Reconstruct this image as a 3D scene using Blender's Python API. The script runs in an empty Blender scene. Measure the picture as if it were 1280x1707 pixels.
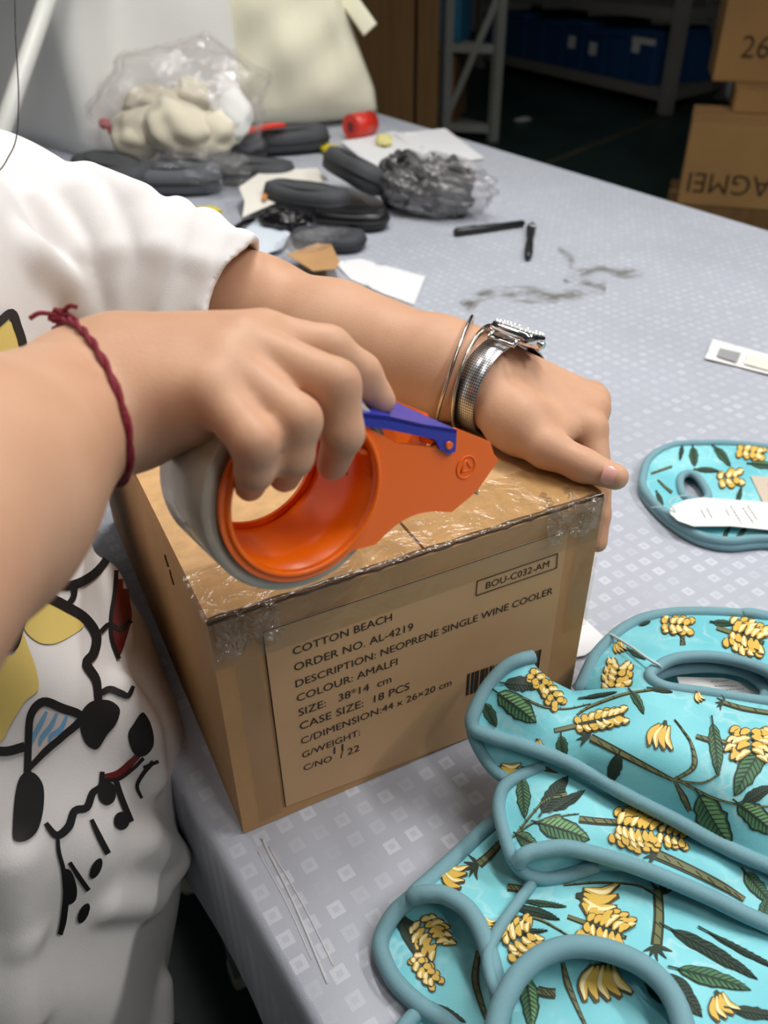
import bpy, bmesh, math, random
import numpy as np
from mathutils import Vector, Matrix
from mathutils.geometry import delaunay_2d_cdt
from mathutils.bvhtree import BVHTree

random.seed(7)
S = bpy.context.scene
COL = S.collection
R = math.radians

# ------------------------------------------------------------------ camera, world, lights, exposure
CAM_LOC = Vector((-0.06663, -0.35499, 0.51921))
CAM_EUL = (R(54.8385), R(0.3978), R(-26.9591))
FPX = 1389.085
cd = bpy.data.cameras.new('camera')
cam = bpy.data.objects.new('camera', cd)
COL.objects.link(cam)
cam.location = CAM_LOC
cam.rotation_euler = CAM_EUL
cd.sensor_fit = 'VERTICAL'
cd.sensor_height = 36.0
cd.lens = 36.0 * FPX / 1707.0
cd.clip_start = 0.02
cd.dof.use_dof = True
cd.dof.focus_distance = 0.56
cd.dof.aperture_fstop = 7.6
S.camera = cam

W = bpy.data.worlds.new('world')
S.world = W
W.use_nodes = True
W.node_tree.nodes['Background'].inputs[0].default_value = (0.86, 0.92, 1.0, 1)
W.node_tree.nodes['Background'].inputs[1].default_value = 0.30

S.view_settings.view_transform = 'Standard'
S.view_settings.look = 'None'
S.view_settings.gamma = 1
S.view_settings.use_curve_mapping = False
S.view_settings.exposure = 0.0

FLOOR = -0.80
CEIL = 2.30
# fluorescent tubes: (x, y, rotation about z, watts)
TUBES = [(0.75, 0.20, 90, 14), (0.85, 1.05, 90, 21), (-0.25, 1.0, 90, 8),
         (2.6, 0.9, 90, 8), (3.3, 4.6, 90, 5), (0.35, -1.45, 90, 11), (1.70, -0.9, 90, 36)]


def tube_light(x, y, rot, watts):
    """one ceiling fluorescent fitting with the light it gives"""
    L = bpy.data.lights.new('tube_glow', 'AREA')
    L.shape = 'RECTANGLE'
    L.size = 1.2
    L.size_y = 0.16
    L.energy = watts
    L.color = (1.0, 0.975, 0.94)
    o = bpy.data.objects.new('tube_glow', L)
    COL.objects.link(o)
    o.location = (x, y, CEIL - 0.13)
    o.rotation_euler = (0, 0, R(rot))
    return o


for t in TUBES:
    tube_light(*t)

# ------------------------------------------------------------------ helpers
Mcam = cam.rotation_euler.to_matrix()


def ray(px, py):
    return Mcam @ Vector(((px - 640) / FPX, -(py - 853.5) / FPX, -1.0))


def P(px, py, z=None, x=None, y=None, d=None):
    """world point seen at a photo pixel, at a known height z (or x, y, depth d)"""
    v = ray(px, py)
    if z is not None:
        t = (z - CAM_LOC.z) / v.z
    elif x is not None:
        t = (x - CAM_LOC.x) / v.x
    elif y is not None:
        t = (y - CAM_LOC.y) / v.y
    else:
        t = d
    return CAM_LOC + v * t


def lin(c):
    out = []
    for v in c:
        v /= 255.0
        out.append(v / 12.92 if v <= 0.04045 else ((v + 0.055) / 1.055) ** 2.4)
    return out


MATS = {}


def mat(name, rgb, rough=0.6, metal=0.0, bump=0.0, bscale=200.0, var=0.0, vscale=8.0,
        spec=0.5, sss=0.0, coat=0.0, stretch=None, rgb2=None):
    if name in MATS:
        return MATS[name]
    m = bpy.data.materials.new(name)
    m.use_nodes = True
    nt = m.node_tree
    b = nt.nodes['Principled BSDF']
    c = lin(rgb)
    b.inputs['Base Color'].default_value = (*c, 1)
    b.inputs['Roughness'].default_value = rough
    b.inputs['Metallic'].default_value = metal
    b.inputs['Specular IOR Level'].default_value = spec
    if coat:
        b.inputs['Coat Weight'].default_value = coat
        b.inputs['Coat Roughness'].default_value = 0.08
    if sss:
        b.inputs['Subsurface Weight'].default_value = sss
        b.inputs['Subsurface Radius'].default_value = (1.0, 0.42, 0.25)
        b.inputs['Subsurface Scale'].default_value = 0.006
    tc = nt.nodes.new('ShaderNodeTexCoord')
    vec = tc.outputs['Object']
    if stretch:
        mp = nt.nodes.new('ShaderNodeMapping')
        mp.inputs['Scale'].default_value = stretch
        nt.links.new(vec, mp.inputs[0])
        vec = mp.outputs[0]
    if var or rgb2:
        n = nt.nodes.new('ShaderNodeTexNoise')
        n.inputs['Scale'].default_value = vscale
        n.inputs['Detail'].default_value = 5
        nt.links.new(vec, n.inputs['Vector'])
        r = nt.nodes.new('ShaderNodeValToRGB')
        r.color_ramp.elements[0].position = 0.3
        r.color_ramp.elements[1].position = 0.7
        c2 = lin(rgb2) if rgb2 else [min(1, v * (1 + var)) for v in c]
        c1 = c if rgb2 else [v * (1 - var) for v in c]
        r.color_ramp.elements[0].color = (*c1, 1)
        r.color_ramp.elements[1].color = (*c2, 1)
        nt.links.new(n.outputs['Fac'], r.inputs[0])
        nt.links.new(r.outputs[0], b.inputs['Base Color'])
    if bump:
        n = nt.nodes.new('ShaderNodeTexNoise')
        n.inputs['Scale'].default_value = bscale
        n.inputs['Detail'].default_value = 3
        nt.links.new(vec, n.inputs['Vector'])
        bp = nt.nodes.new('ShaderNodeBump')
        bp.inputs['Strength'].default_value = bump
        bp.inputs['Distance'].default_value = 0.002
        nt.links.new(n.outputs['Fac'], bp.inputs['Height'])
        nt.links.new(bp.outputs[0], b.inputs['Normal'])
    MATS[name] = m
    return m


def film(name, tint=(1, 1, 1), gloss=0.18, rough=0.12, bscale=40.0, bump=0.8, milk=0.0):
    """clear plastic film: lets light through, shines on its wrinkles"""
    if name in MATS:
        return MATS[name]
    m = bpy.data.materials.new(name)
    m.use_nodes = True
    nt = m.node_tree
    nt.nodes.remove(nt.nodes['Principled BSDF'])
    out = nt.nodes['Material Output']
    tr = nt.nodes.new('ShaderNodeBsdfTransparent')
    tr.inputs[0].default_value = (*tint, 1)
    gl = nt.nodes.new('ShaderNodeBsdfGlossy')
    gl.inputs['Roughness'].default_value = rough
    tc = nt.nodes.new('ShaderNodeTexCoord')
    n = nt.nodes.new('ShaderNodeTexNoise')
    n.inputs['Scale'].default_value = bscale
    n.inputs['Detail'].default_value = 4
    n.inputs['Distortion'].default_value = 1.2
    nt.links.new(tc.outputs['Object'], n.inputs['Vector'])
    bp = nt.nodes.new('ShaderNodeBump')
    bp.inputs['Strength'].default_value = bump
    bp.inputs['Distance'].default_value = 0.01
    nt.links.new(n.outputs['Fac'], bp.inputs['Height'])
    nt.links.new(bp.outputs[0], gl.inputs['Normal'])
    mx = nt.nodes.new('ShaderNodeMixShader')
    mx.inputs[0].default_value = gloss
    nt.links.new(tr.outputs[0], mx.inputs[1])
    nt.links.new(gl.outputs[0], mx.inputs[2])
    last = mx
    if milk:
        df = nt.nodes.new('ShaderNodeBsdfDiffuse')
        df.inputs[0].default_value = (0.8, 0.8, 0.8, 1)
        m2 = nt.nodes.new('ShaderNodeMixShader')
        m2.inputs[0].default_value = milk
        nt.links.new(mx.outputs[0], m2.inputs[1])
        nt.links.new(df.outputs[0], m2.inputs[2])
        last = m2
    nt.links.new(last.outputs[0], out.inputs[0])
    MATS[name] = m
    return m


def obj(name, me, m=None, parent=None, label=None, cat=None, group=None, kind=None, smooth=False):
    """link a mesh (bmesh or mesh data) as ONE object"""
    if isinstance(me, bmesh.types.BMesh):
        d = bpy.data.meshes.new(name)
        me.normal_update()
        me.to_mesh(d)
        me.free()
        me = d
    if m is not None:
        for k in (m if isinstance(m, (list, tuple)) else [m]):
            me.materials.append(k)
    if smooth:
        me.polygons.foreach_set('use_smooth', [True] * len(me.polygons))
    o = bpy.data.objects.new(name, me)
    COL.objects.link(o)
    if parent is not None:
        o.parent = parent
        # children are built in world space: undo the parent's own placement
        o.matrix_parent_inverse = parent_matrix(parent).inverted()
    tag(o, label, cat, group, kind)
    return o


def parent_matrix(p):
    m = Matrix.LocRotScale(p.location, p.rotation_euler, p.scale)
    if p.parent:
        m = parent_matrix(p.parent) @ p.matrix_parent_inverse @ m
    return m


def tag(o, label=None, cat=None, group=None, kind=None):
    if label:
        o['label'] = label
    if cat:
        o['category'] = cat
    if group:
        o['group'] = group
    if kind:
        o['kind'] = kind
    return o


def thing(name, loc, label, cat, group=None, rotz=0):
    o = bpy.data.objects.new(name, None)
    COL.objects.link(o)
    o.empty_display_size = 0.05
    o.location = loc
    o.rotation_euler = (0, 0, rotz)
    return tag(o, label, cat, group)


def box(bm, c, size, M=None, bev=0.0):
    """axis-aligned (or M-oriented) box centred at c"""
    hx, hy, hz = size[0] / 2, size[1] / 2, size[2] / 2
    vs = []
    for sx in (-1, 1):
        for sy in (-1, 1):
            for sz in (-1, 1):
                v = Vector((sx * hx, sy * hy, sz * hz))
                if M:
                    v = M @ v
                vs.append(bm.verts.new(Vector(c) + v))
    fs = []
    for q in ((0, 1, 3, 2), (4, 6, 7, 5), (0, 4, 5, 1), (2, 3, 7, 6), (0, 2, 6, 4), (1, 5, 7, 3)):
        fs.append(bm.faces.new([vs[i] for i in q]))
    if bev:
        es = list({e for f in fs for e in f.edges})
        bmesh.ops.bevel(bm, geom=es, offset=bev, segments=2, affect='EDGES', profile=0.6)
    return bm


def catmull(pts, n=8, closed=False):
    pts = [Vector(p) for p in pts]
    out = []
    N = len(pts)
    rng = range(N if closed else N - 1)
    for i in rng:
        p1, p2 = pts[i], pts[(i + 1) % N]
        p0 = pts[(i - 1) % N] if (closed or i > 0) else p1 * 2 - p2
        p3 = pts[(i + 2) % N] if (closed or i + 2 < N) else p2 * 2 - p1
        for k in range(n):
            t = k / n
            out.append(0.5 * ((2 * p1) + (p2 - p0) * t + (2 * p0 - 5 * p1 + 4 * p2 - p3) * t * t
                              + (3 * p1 - p0 - 3 * p2 + p3) * t ** 3))
    if not closed:
        out.append(pts[-1])
    return out


def tube(bm, pts, r, sides=10, closed=False, flat=1.0, up=None, cap=True):
    """swept tube; r a number or a list; flat squashes the section along its normal"""
    pts = [Vector(p) for p in pts]
    N = len(pts)
    uvl = bm.loops.layers.uv.verify()
    tang = []
    for i in range(N):
        a = pts[(i - 1) % N] if (closed or i > 0) else pts[i]
        b = pts[(i + 1) % N] if (closed or i < N - 1) else pts[i]
        t = (b - a)
        tang.append(t.normalized() if t.length > 1e-9 else Vector((0, 0, 1)))
    u0 = Vector(up) if up else Vector((0, 0, 1))
    if abs(u0.normalized().dot(tang[0])) > 0.95:
        u0 = Vector((1, 0, 0.2))
    nrm = (u0 - tang[0] * u0.dot(tang[0])).normalized()
    rings = []
    lens = [0.0]
    for i in range(N):
        if i:
            lens.append(lens[-1] + (pts[i] - pts[i - 1]).length)
            ref = Vector(up) if up else nrm
            q = ref - tang[i] * ref.dot(tang[i])
            if q.length > 1e-5:
                nrm = q.normalized()
        bi = tang[i].cross(nrm)
        rr = r[i] if isinstance(r, (list, tuple)) else r
        rings.append([bm.verts.new(pts[i] + (nrm * math.cos(a) * flat + bi * math.sin(a)) * rr)
                      for a in [2 * math.pi * k / sides for k in range(sides)]])
    M = N if closed else N - 1
    tot = lens[-1]
    for i in range(M):
        A, B = rings[i], rings[(i + 1) % N]
        l0 = lens[i]
        l1 = lens[i + 1] if i + 1 < N else tot + (pts[0] - pts[-1]).length
        for k in range(sides):
            f = bm.faces.new((A[k], A[(k + 1) % sides], B[(k + 1) % sides], B[k]))
            f.smooth = True
            for lp, uv in zip(f.loops, ((k, l0), (k + 1, l0), (k + 1, l1), (k, l1))):
                lp[uvl].uv = (uv[0] / sides, uv[1] * 100)
    if not closed and cap:
        bm.faces.new(list(reversed(rings[0])))
        bm.faces.new(rings[-1])
    return bm


def extrude_poly(bm, poly, depth):
    """closed polygon (world points) extruded by a vector"""
    A = [bm.verts.new(p) for p in poly]
    B = [bm.verts.new(Vector(p) + depth) for p in poly]
    n = len(A)
    bm.faces.new(A)
    bm.faces.new(list(reversed(B)))
    for i in range(n):
        bm.faces.new((A[i], B[i], B[(i + 1) % n], A[(i + 1) % n]))
    return bm


def frame(z, x=None):
    z = Vector(z).normalized()
    x = Vector(x) if x else (Vector((1, 0, 0)) if abs(z.x) < 0.8 else Vector((0, 1, 0)))
    x = (x - z * x.dot(z)).normalized()
    y = z.cross(x)
    return Matrix((x, y, z)).transposed()


def lathe(bm, prof, c, M, n=24, closed=False):
    """revolve (radius, height) profile about M's z through c"""
    c = Vector(c)
    rings = []
    for r, h in prof:
        rings.append([bm.verts.new(c + M @ Vector((r * math.cos(2 * math.pi * k / n), r * math.sin(2 * math.pi * k / n), h)))
                      for k in range(n)])
    L = len(rings)
    for i in range(L if closed else L - 1):
        A, B = rings[i], rings[(i + 1) % L]
        for k in range(n):
            f = bm.faces.new((A[k], A[(k + 1) % n], B[(k + 1) % n], B[k]))
            f.smooth = True
    if not closed:
        for r_, rev in ((rings[0], True), (rings[-1], False)):
            if (r_[0].co - r_[n // 2].co).length > 1e-5:
                bm.faces.new(list(reversed(r_)) if rev else r_)
    return bm


# ------------------------------------------------------------------ signed-distance modelling for the figure and its clothes
def smin(a, b, k):
    if k <= 0:
        return np.minimum(a, b)
    h = np.maximum(k - np.abs(a - b), 0) / k
    return np.minimum(a, b) - h * h * k * 0.25


class Cap:
    def __init__(s, a, b, ra, rb):
        s.a = np.array(a, float)
        s.ba = np.array(b, float) - s.a
        s.l2 = max(1e-12, float(s.ba @ s.ba))
        s.ra, s.rb = ra, rb

    def __call__(s, p):
        q = p - s.a
        t = np.clip((q @ s.ba) / s.l2, 0, 1)
        d = q - t[:, None] * s.ba
        return np.sqrt((d * d).sum(1)) - (s.ra + (s.rb - s.ra) * t)


class Ell:
    def __init__(s, c, rad, x=(1, 0, 0), z=(0, 0, 1)):
        s.c = np.array(c, float)
        s.r = np.array(rad, float)
        M = frame(z, x)
        s.M = np.array([list(v) for v in M])

    def __call__(s, p):
        q = (p - s.c) @ s.M
        k0 = np.sqrt(((q / s.r) ** 2).sum(1))
        k1 = np.sqrt(((q / (s.r ** 2)) ** 2).sum(1))
        return np.where(k1 > 1e-9, k0 * (k0 - 1) / np.maximum(k1, 1e-9), -s.r.min())


class Field:
    """groups: list of (k_join, k_inside, [prims])"""
    def __init__(s, groups, post=None):
        s.g = groups
        s.post = post
        s.pr = [p for g in groups for p in g[2]]

    def full(s, p, act=None):
        tot = None
        i = 0
        for kj, ki, prs in s.g:
            g = None
            for pr in prs:
                if act is None or act[i]:
                    d = pr(p)
                    g = d if g is None else smin(g, d, ki)
                i += 1
            if g is not None:
                tot = g if tot is None else smin(tot, g, kj)
        if tot is None:
            tot = np.full(len(p), 1.0)
        if s.post:
            tot = s.post(p, tot)
        return tot


def surface(field, lo, hi, h, B=12, slack=0.0):
    """sparse surface nets -> (verts, quads)"""
    lo = np.array(lo, float)
    hi = np.array(hi, float)
    nb = np.ceil((hi - lo) / (h * B)).astype(int)
    ii = np.stack(np.meshgrid(*[np.arange(n) for n in nb], indexing='ij'), -1).reshape(-1, 3)
    cen = lo + (ii + 0.5) * B * h
    hd = B * h * 0.5 * math.sqrt(3) + h * 2
    D = np.stack([p(cen) for p in field.pr], 1)
    dm = field.full(cen)
    keep = np.abs(dm) < hd * 1.25 + slack + 0.004
    NB = nb * B + 4
    V, Q, K = {}, [], []
    loc = np.stack(np.meshgrid(*[np.arange(B + 2)] * 3, indexing='ij'), -1).reshape(-1, 3)
    keys_all, pos_all, quads_all = [], [], []
    off = np.array([[a, b, c] for a in (0, 1) for b in (0, 1) for c in (0, 1)])

    def key(g):
        return (g[..., 0] * NB[1] + g[..., 1]) * NB[2] + g[..., 2]
    for bi in np.nonzero(keep)[0]:
        base = ii[bi] * B
        act = D[bi] < hd + 0.05 + slack
        if not act.any():
            continue
        pts = lo + (base + loc) * h
        f = field.full(pts, act).reshape(B + 2, B + 2, B + 2)
        sg = f < 0
        if sg.all() or not sg.any():
            continue
        n = B + 1
        cnt = np.zeros((n, n, n), int)
        acc = np.zeros((n, n, n, 3))
        ne = np.zeros((n, n, n))
        ed = []
        for c0 in range(8):
            for ax in range(3):
                if off[c0][ax] == 0:
                    c1 = off[c0].copy()
                    c1[ax] = 1
                    ed.append((off[c0], c1, ax))
        for a, b, ax in ed:
            fa = f[a[0]:a[0] + n, a[1]:a[1] + n, a[2]:a[2] + n]
            fb = f[b[0]:b[0] + n, b[1]:b[1] + n, b[2]:b[2] + n]
            cr = (fa < 0) != (fb < 0)
            t = np.where(cr, fa / np.where(cr, fa - fb, 1), 0)
            for q in range(3):
                acc[..., q] += np.where(cr, a[q] + (t if q == ax else 0), 0)
            ne += cr
        m = ne > 0
        ci = np.argwhere(m)
        pos = lo + (base + ci + acc[m] / ne[m][:, None]) * h
        keys_all.append(key(base + ci))
        pos_all.append(pos)
        for ax in range(3):
            o1, o2 = [(1, 2), (2, 0), (0, 1)][ax]
            s0 = sg[1:B + 1, 1:B + 1, 1:B + 1]
            sl = [slice(1, B + 1)] * 3
            sl[ax] = slice(2, B + 2)
            s1 = sg[tuple(sl)]
            ch = np.argwhere(s0 != s1) + 1
            if len(ch) == 0:
                continue
            up = s0[tuple((ch - 1).T)]
            d1 = np.zeros(3, int)
            d1[o1] = 1
            d2 = np.zeros(3, int)
            d2[o2] = 1
            q = np.stack([key(base + ch - d1 - d2), key(base + ch - d2), key(base + ch), key(base + ch - d1)], 1)
            q[~up] = q[~up][:, ::-1]
            quads_all.append(q)
    keys = np.concatenate(keys_all)
    pos = np.concatenate(pos_all)
    uk, idx = np.unique(keys, return_index=True)
    verts = pos[idx]
    quads = np.concatenate(quads_all)
    fi = np.searchsorted(uk, quads)
    fi = np.clip(fi, 0, len(uk) - 1)
    ok = (uk[fi] == quads).all(1)
    fi = fi[ok]
    # light smoothing
    e = np.concatenate([fi[:, [0, 1]], fi[:, [1, 2]], fi[:, [2, 3]], fi[:, [3, 0]]])
    for _ in range(2):
        s_ = np.zeros_like(verts)
        c_ = np.zeros(len(verts))
        for q in range(3):
            s_[:, q] = np.bincount(e[:, 0], verts[e[:, 1], q], len(verts)) + np.bincount(e[:, 1], verts[e[:, 0], q], len(verts))
        c_ = np.bincount(e[:, 0], minlength=len(verts)) + np.bincount(e[:, 1], minlength=len(verts))
        c_ = np.maximum(c_, 1)
        verts = verts * 0.5 + (s_ / c_[:, None]) * 0.5
    return verts, fi


def mesh_from(name, verts, faces):
    me = bpy.data.meshes.new(name)
    nv, nf = len(verts), len(faces)
    k = faces.shape[1]
    me.vertices.add(nv)
    me.vertices.foreach_set('co', np.asarray(verts, np.float32).ravel())
    me.loops.add(nf * k)
    me.loops.foreach_set('vertex_index', np.asarray(faces, np.int32).ravel())
    me.polygons.add(nf)
    me.polygons.foreach_set('loop_start', np.arange(0, nf * k, k, dtype=np.int32))
    me.update(calc_edges=True)
    me.validate()
    me.polygons.foreach_set('use_smooth', [True] * len(me.polygons))
    return me


# ------------------------------------------------------------------ flat shapes laid on a surface
def cdt(poly, step, holes=()):
    """constrained triangulation of a 2-D polygon with inner points every step"""
    from_pts = [Vector(p[:2]) for p in poly]
    loops = [from_pts] + [[Vector(p[:2]) for p in h] for h in holes]
    vs, es = [], []
    for L in loops:
        b = len(vs)
        n = len(L)
        k = 0
        first = b
        dense = []
        for i in range(n):
            a, c = L[i], L[(i + 1) % n]
            m = max(1, int((c - a).length / step))
            for q in range(m):
                dense.append(a.lerp(c, q / m))
        vs += dense
        es += [(b + i, b + (i + 1) % len(dense)) for i in range(len(dense))]

    def inside(p, L):
        c = False
        n = len(L)
        for i in range(n):
            a, b = L[i], L[(i + 1) % n]
            if (a.y > p[1]) != (b.y > p[1]) and p[0] < (b.x - a.x) * (p[1] - a.y) / (b.y - a.y) + a.x:
                c = not c
        return c
    xs = [p.x for p in from_pts]
    ys = [p.y for p in from_pts]
    x = min(xs) + step * 0.5
    while x < max(xs):
        y = min(ys) + step * 0.5
        while y < max(ys):
            if inside((x, y), loops[0]):
                vs.append(Vector((x, y)))
            y += step
        x += step
    r = delaunay_2d_cdt(vs, es, [], 0, 1e-4)
    out = []
    for f in r[2]:
        c = sum((r[0][i] for i in f), Vector((0, 0))) / len(f)
        if inside(c, loops[0]) and not any(inside(c, h) for h in loops[1:]):
            out.append(f)
    return r[0], out


def stroke_poly(pts, w, closed=False):
    """outline polygon of a brush stroke through 2-D points; w number or list"""
    q = catmull([Vector((p[0], p[1], 0)) for p in pts], 5, closed)
    n = len(q)
    Lf, Rt = [], []
    for i in range(n):
        a = q[(i - 1) % n] if (closed or i) else q[i]
        b = q[(i + 1) % n] if (closed or i < n - 1) else q[i]
        t = (b - a)
        t = t.normalized() if t.length else Vector((1, 0, 0))
        nn = Vector((-t.y, t.x, 0))
        if isinstance(w, (list, tuple)):
            u = i / max(1, n - 1) * (len(w) - 1)
            k = min(int(u), len(w) - 2)
            ww = w[k] + (w[k + 1] - w[k]) * (u - k)
        else:
            ww = w
        Lf.append(q[i] + nn * ww / 2)
        Rt.append(q[i] - nn * ww / 2)
    return Lf, Rt


class Decal:
    """collects flat shapes (2-D, any frame) and lays them on a surface through fn(x, y, lift) -> point or None"""
    def __init__(s, fn):
        s.fn = fn
        s.v, s.f, s.m = [], [], []

    def tri(s, vs, fs, mi, lift):
        base = len(s.v)
        mp = {}
        for i, v in enumerate(vs):
            p = s.fn(v[0], v[1], lift)
            if p is not None:
                mp[i] = len(s.v)
                s.v.append(p)
        for f in fs:
            if all(i in mp for i in f):
                s.f.append([mp[i] for i in f])
                s.m.append(mi)

    def fill(s, poly, mi, lift, step=10):
        if len(poly) < 3:
            return
        vs, fs = cdt(poly, step)
        s.tri(vs, fs, mi, lift)

    def blob(s, pts, mi, lift, step=10, n=6):
        s.fill(catmull([Vector((p[0], p[1], 0)) for p in pts], n, True), mi, lift, step)

    def stroke(s, pts, w, mi, lift, closed=False):
        L, Rr = stroke_poly(pts, w, closed)
        n = len(L)
        vs = L + Rr
        fs = []
        for i in range(n if closed else n - 1):
            j = (i + 1) % n
            fs.append((i, j, n + j, n + i))
        s.tri(vs, fs, mi, lift)

    def build(s, name, mats, parent, **k):
        me = bpy.data.meshes.new(name)
        me.from_pydata([tuple(v) for v in s.v], [], s.f)
        o = obj(name, me, mats, parent, **k)
        me.polygons.foreach_set('material_index', s.m)
        me.polygons.foreach_set('use_smooth', [True] * len(me.polygons))
        return o

# ------------------------------------------------------------------ the setting
M_floor = mat('painted_floor', (24, 46, 42), 0.45, bump=0.15, bscale=30, var=0.35, vscale=1.5)
M_wall = mat('wall_paint', (188, 190, 188), 0.9, var=0.06, vscale=2)
M_ceil = mat('ceiling_paint', (205, 206, 204), 0.95)
X0, X1, Y0, Y1 = -3.2, 9.5, -4.0, 12.0


def slab(name, c, s, m):
    bm = bmesh.new()
    box(bm, c, s)
    return obj(name, bm, m, kind='structure')


slab('floor', ((X0 + X1) / 2, (Y0 + Y1) / 2, FLOOR - 0.05), (X1 - X0, Y1 - Y0, 0.1), M_floor)
slab('ceiling', ((X0 + X1) / 2, (Y0 + Y1) / 2, CEIL + 0.05), (X1 - X0, Y1 - Y0, 0.1), M_ceil)
slab('wall_left', (X0 - 0.05, (Y0 + Y1) / 2, (FLOOR + CEIL) / 2), (0.1, Y1 - Y0, CEIL - FLOOR), M_wall)
slab('wall_right', (X1 + 0.05, (Y0 + Y1) / 2, (FLOOR + CEIL) / 2), (0.1, Y1 - Y0, CEIL - FLOOR), M_wall)
slab('wall_back', ((X0 + X1) / 2, Y1 + 0.05, (FLOOR + CEIL) / 2), (X1 - X0, 0.1, CEIL - FLOOR), M_wall)
slab('wall_front', ((X0 + X1) / 2, Y0 - 0.05, (FLOOR + CEIL) / 2), (X1 - X0, 0.1, CEIL - FLOOR), M_wall)

# faded yellow marking line on the floor beyond the table
bm = bmesh.new()
a, b = P(905, 275, z=FLOOR), P(1150, 178, z=FLOOR)
dv = (b - a).normalized()
sd = dv.cross(Vector((0, 0, 1))) * 0.035
extrude_poly(bm, [a - sd + Vector((0, 0, 0.002)), b - sd + Vector((0, 0, 0.002)), b + sd + Vector((0, 0, 0.002)), a + sd + Vector((0, 0, 0.002))], Vector((0, 0, -0.002)))
obj('trim_1', bm, mat('floor_line', (58, 56, 40), 0.6, var=0.3, vscale=6), kind='structure')

M_lampwhite = mat('lamp_enamel', (235, 236, 234), 0.4)
M_tube = bpy.data.materials.new('tube_lit')
M_tube.use_nodes = True
_b = M_tube.node_tree.nodes['Principled BSDF']
_b.inputs['Emission Color'].default_value = (1, 0.97, 0.93, 1)
_b.inputs['Emission Strength'].default_value = 6
for i, (x, y, rot, w_) in enumerate(TUBES):
    where = ['over the packing box', 'over the clutter end of the packing table', 'behind the person at the table',
             'over the aisle beside the packing table', 'over the aisle by the far rack',
             'behind the photographer', 'over the aisle at the right, level with the photographer'][i]
    t = thing('ceiling_light', (x, y, CEIL), 'white twin tube fluorescent ceiling light ' + where, 'lamp', 'ceiling lights', R(rot))
    Mz = Matrix.Rotation(R(rot), 3, 'Z')
    bm = bmesh.new()
    box(bm, (x, y, CEIL - 0.03), (1.25, 0.16, 0.055), Mz, 0.008)
    obj('housing', bm, M_lampwhite, t)
    for s_ in (-1, 1):
        bm = bmesh.new()
        c = Vector((x, y, CEIL - 0.085)) + Mz @ Vector((0, s_ * 0.045, 0))
        tube(bm, [c + Mz @ Vector((-0.58, 0, 0)), c + Mz @ Vector((0.58, 0, 0))], 0.013, 10)
        obj('tube', bm, M_tube, t)

# ------------------------------------------------------------------ packing table and its cloth
EDGE_A, EDGE_B = Vector((0.0010, -0.139)), Vector((-0.037, 0.17))


def near_x(y):
    return EDGE_A.x + (y - EDGE_A.y) * (EDGE_B.x - EDGE_A.x) / (EDGE_B.y - EDGE_A.y)


def far_x(y):
    return 1.31 + (y - 2.317) * (1.418 - 1.31) / (0.833 - 2.317)


TY0, TY1 = -0.95, 2.75
corners = [Vector((near_x(TY0), TY0, 0)), Vector((far_x(TY0), TY0, 0)), Vector((far_x(TY1), TY1, 0)), Vector((near_x(TY1), TY1, 0))]
M_board = mat('table_board', (120, 90, 62), 0.6, var=0.15, vscale=20)
M_steel = mat('grey_steel', (150, 152, 152), 0.4, 0.3, var=0.08, vscale=5)
M_rubber = mat('white_rubber', (200, 198, 190), 0.6)
ctr = sum(corners, Vector()) / 4
tb = thing('packing_table', (ctr.x, ctr.y, FLOOR), 'long packing table with grey steel legs under the checked cloth', 'table')
bm = bmesh.new()
inset = [Vector((c.x + (0.012 if c.x < ctr.x else -0.012), c.y + (0.012 if c.y < ctr.y else -0.012), -0.004)) for c in corners]
extrude_poly(bm, list(reversed(inset)), Vector((0, 0, -0.028)))
obj('table_top', bm, M_board, tb)
legs = [P(392, 1632, z=FLOOR) + Vector((0.015, 0, 0)), Vector((1.25, 0.34, FLOOR)), Vector((near_x(2.55) + 0.08, 2.55, FLOOR)), Vector((1.2, 2.55, FLOOR)),
        Vector((0.18, -0.85, FLOOR)), Vector((1.38, -0.85, FLOOR))]
for L in legs:
    bm = bmesh.new()
    box(bm, (L.x, L.y, (FLOOR + 0.03 - 0.033) / 2), (0.036, 0.036, -FLOOR - 0.03 - 0.034), None, 0.003)
    lg = obj('leg', bm, M_steel, tb)
    bm = bmesh.new()
    box(bm, (L.x, L.y, FLOOR + 0.0165), (0.042, 0.042, 0.033), None, 0.008)
    obj('foot_cap', bm, M_rubber, lg, label='white rubber foot cap')
for a_, b_ in ((0, 1), (2, 3), (4, 5)):
    bm = bmesh.new()
    tube(bm, [legs[a_] + Vector((0, 0, 0.2)), legs[b_] + Vector((0, 0, 0.2))], 0.012, 8)
    obj('stretcher', bm, M_steel, tb)

# cloth: top plus a short drop on every side, with a soft rolled edge
bm = bmesh.new()
outs = []
prof = [(0, 0.0), (0.004, -0.0015), (0.0065, -0.006), (0.007, -0.02), (0.009, -0.08), (0.012, -0.16)]


def along(i):
    a, b = corners[i], corners[(i + 1) % 4]
    n = max(2, int((b - a).length / 0.03))
    return [a.lerp(b, k / n) for k in range(n)]


loop = [p for i in range(4) for p in along(i)]
NL = len(loop)
rings = []
for off_, dz in prof:
    ring = []
    for i, p in enumerate(loop):
        t = (loop[(i + 1) % NL] - loop[i - 1]).normalized()
        n = Vector((t.y, -t.x, 0))
        wav = math.sin(i * 0.55) * 0.004 + math.sin(i * 0.23 + 1) * 0.005
        ring.append(bm.verts.new(p + n * (off_ + max(0, -dz - 0.02) / 0.16 * (wav + 0.004)) + Vector((0, 0, dz))))
    rings.append(ring)
bm.faces.new(rings[0])
for A, B in zip(rings, rings[1:]):
    for i in range(NL):
        f = bm.faces.new((A[i], B[i], B[(i + 1) % NL], A[(i + 1) % NL]))
        f.smooth = True


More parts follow.
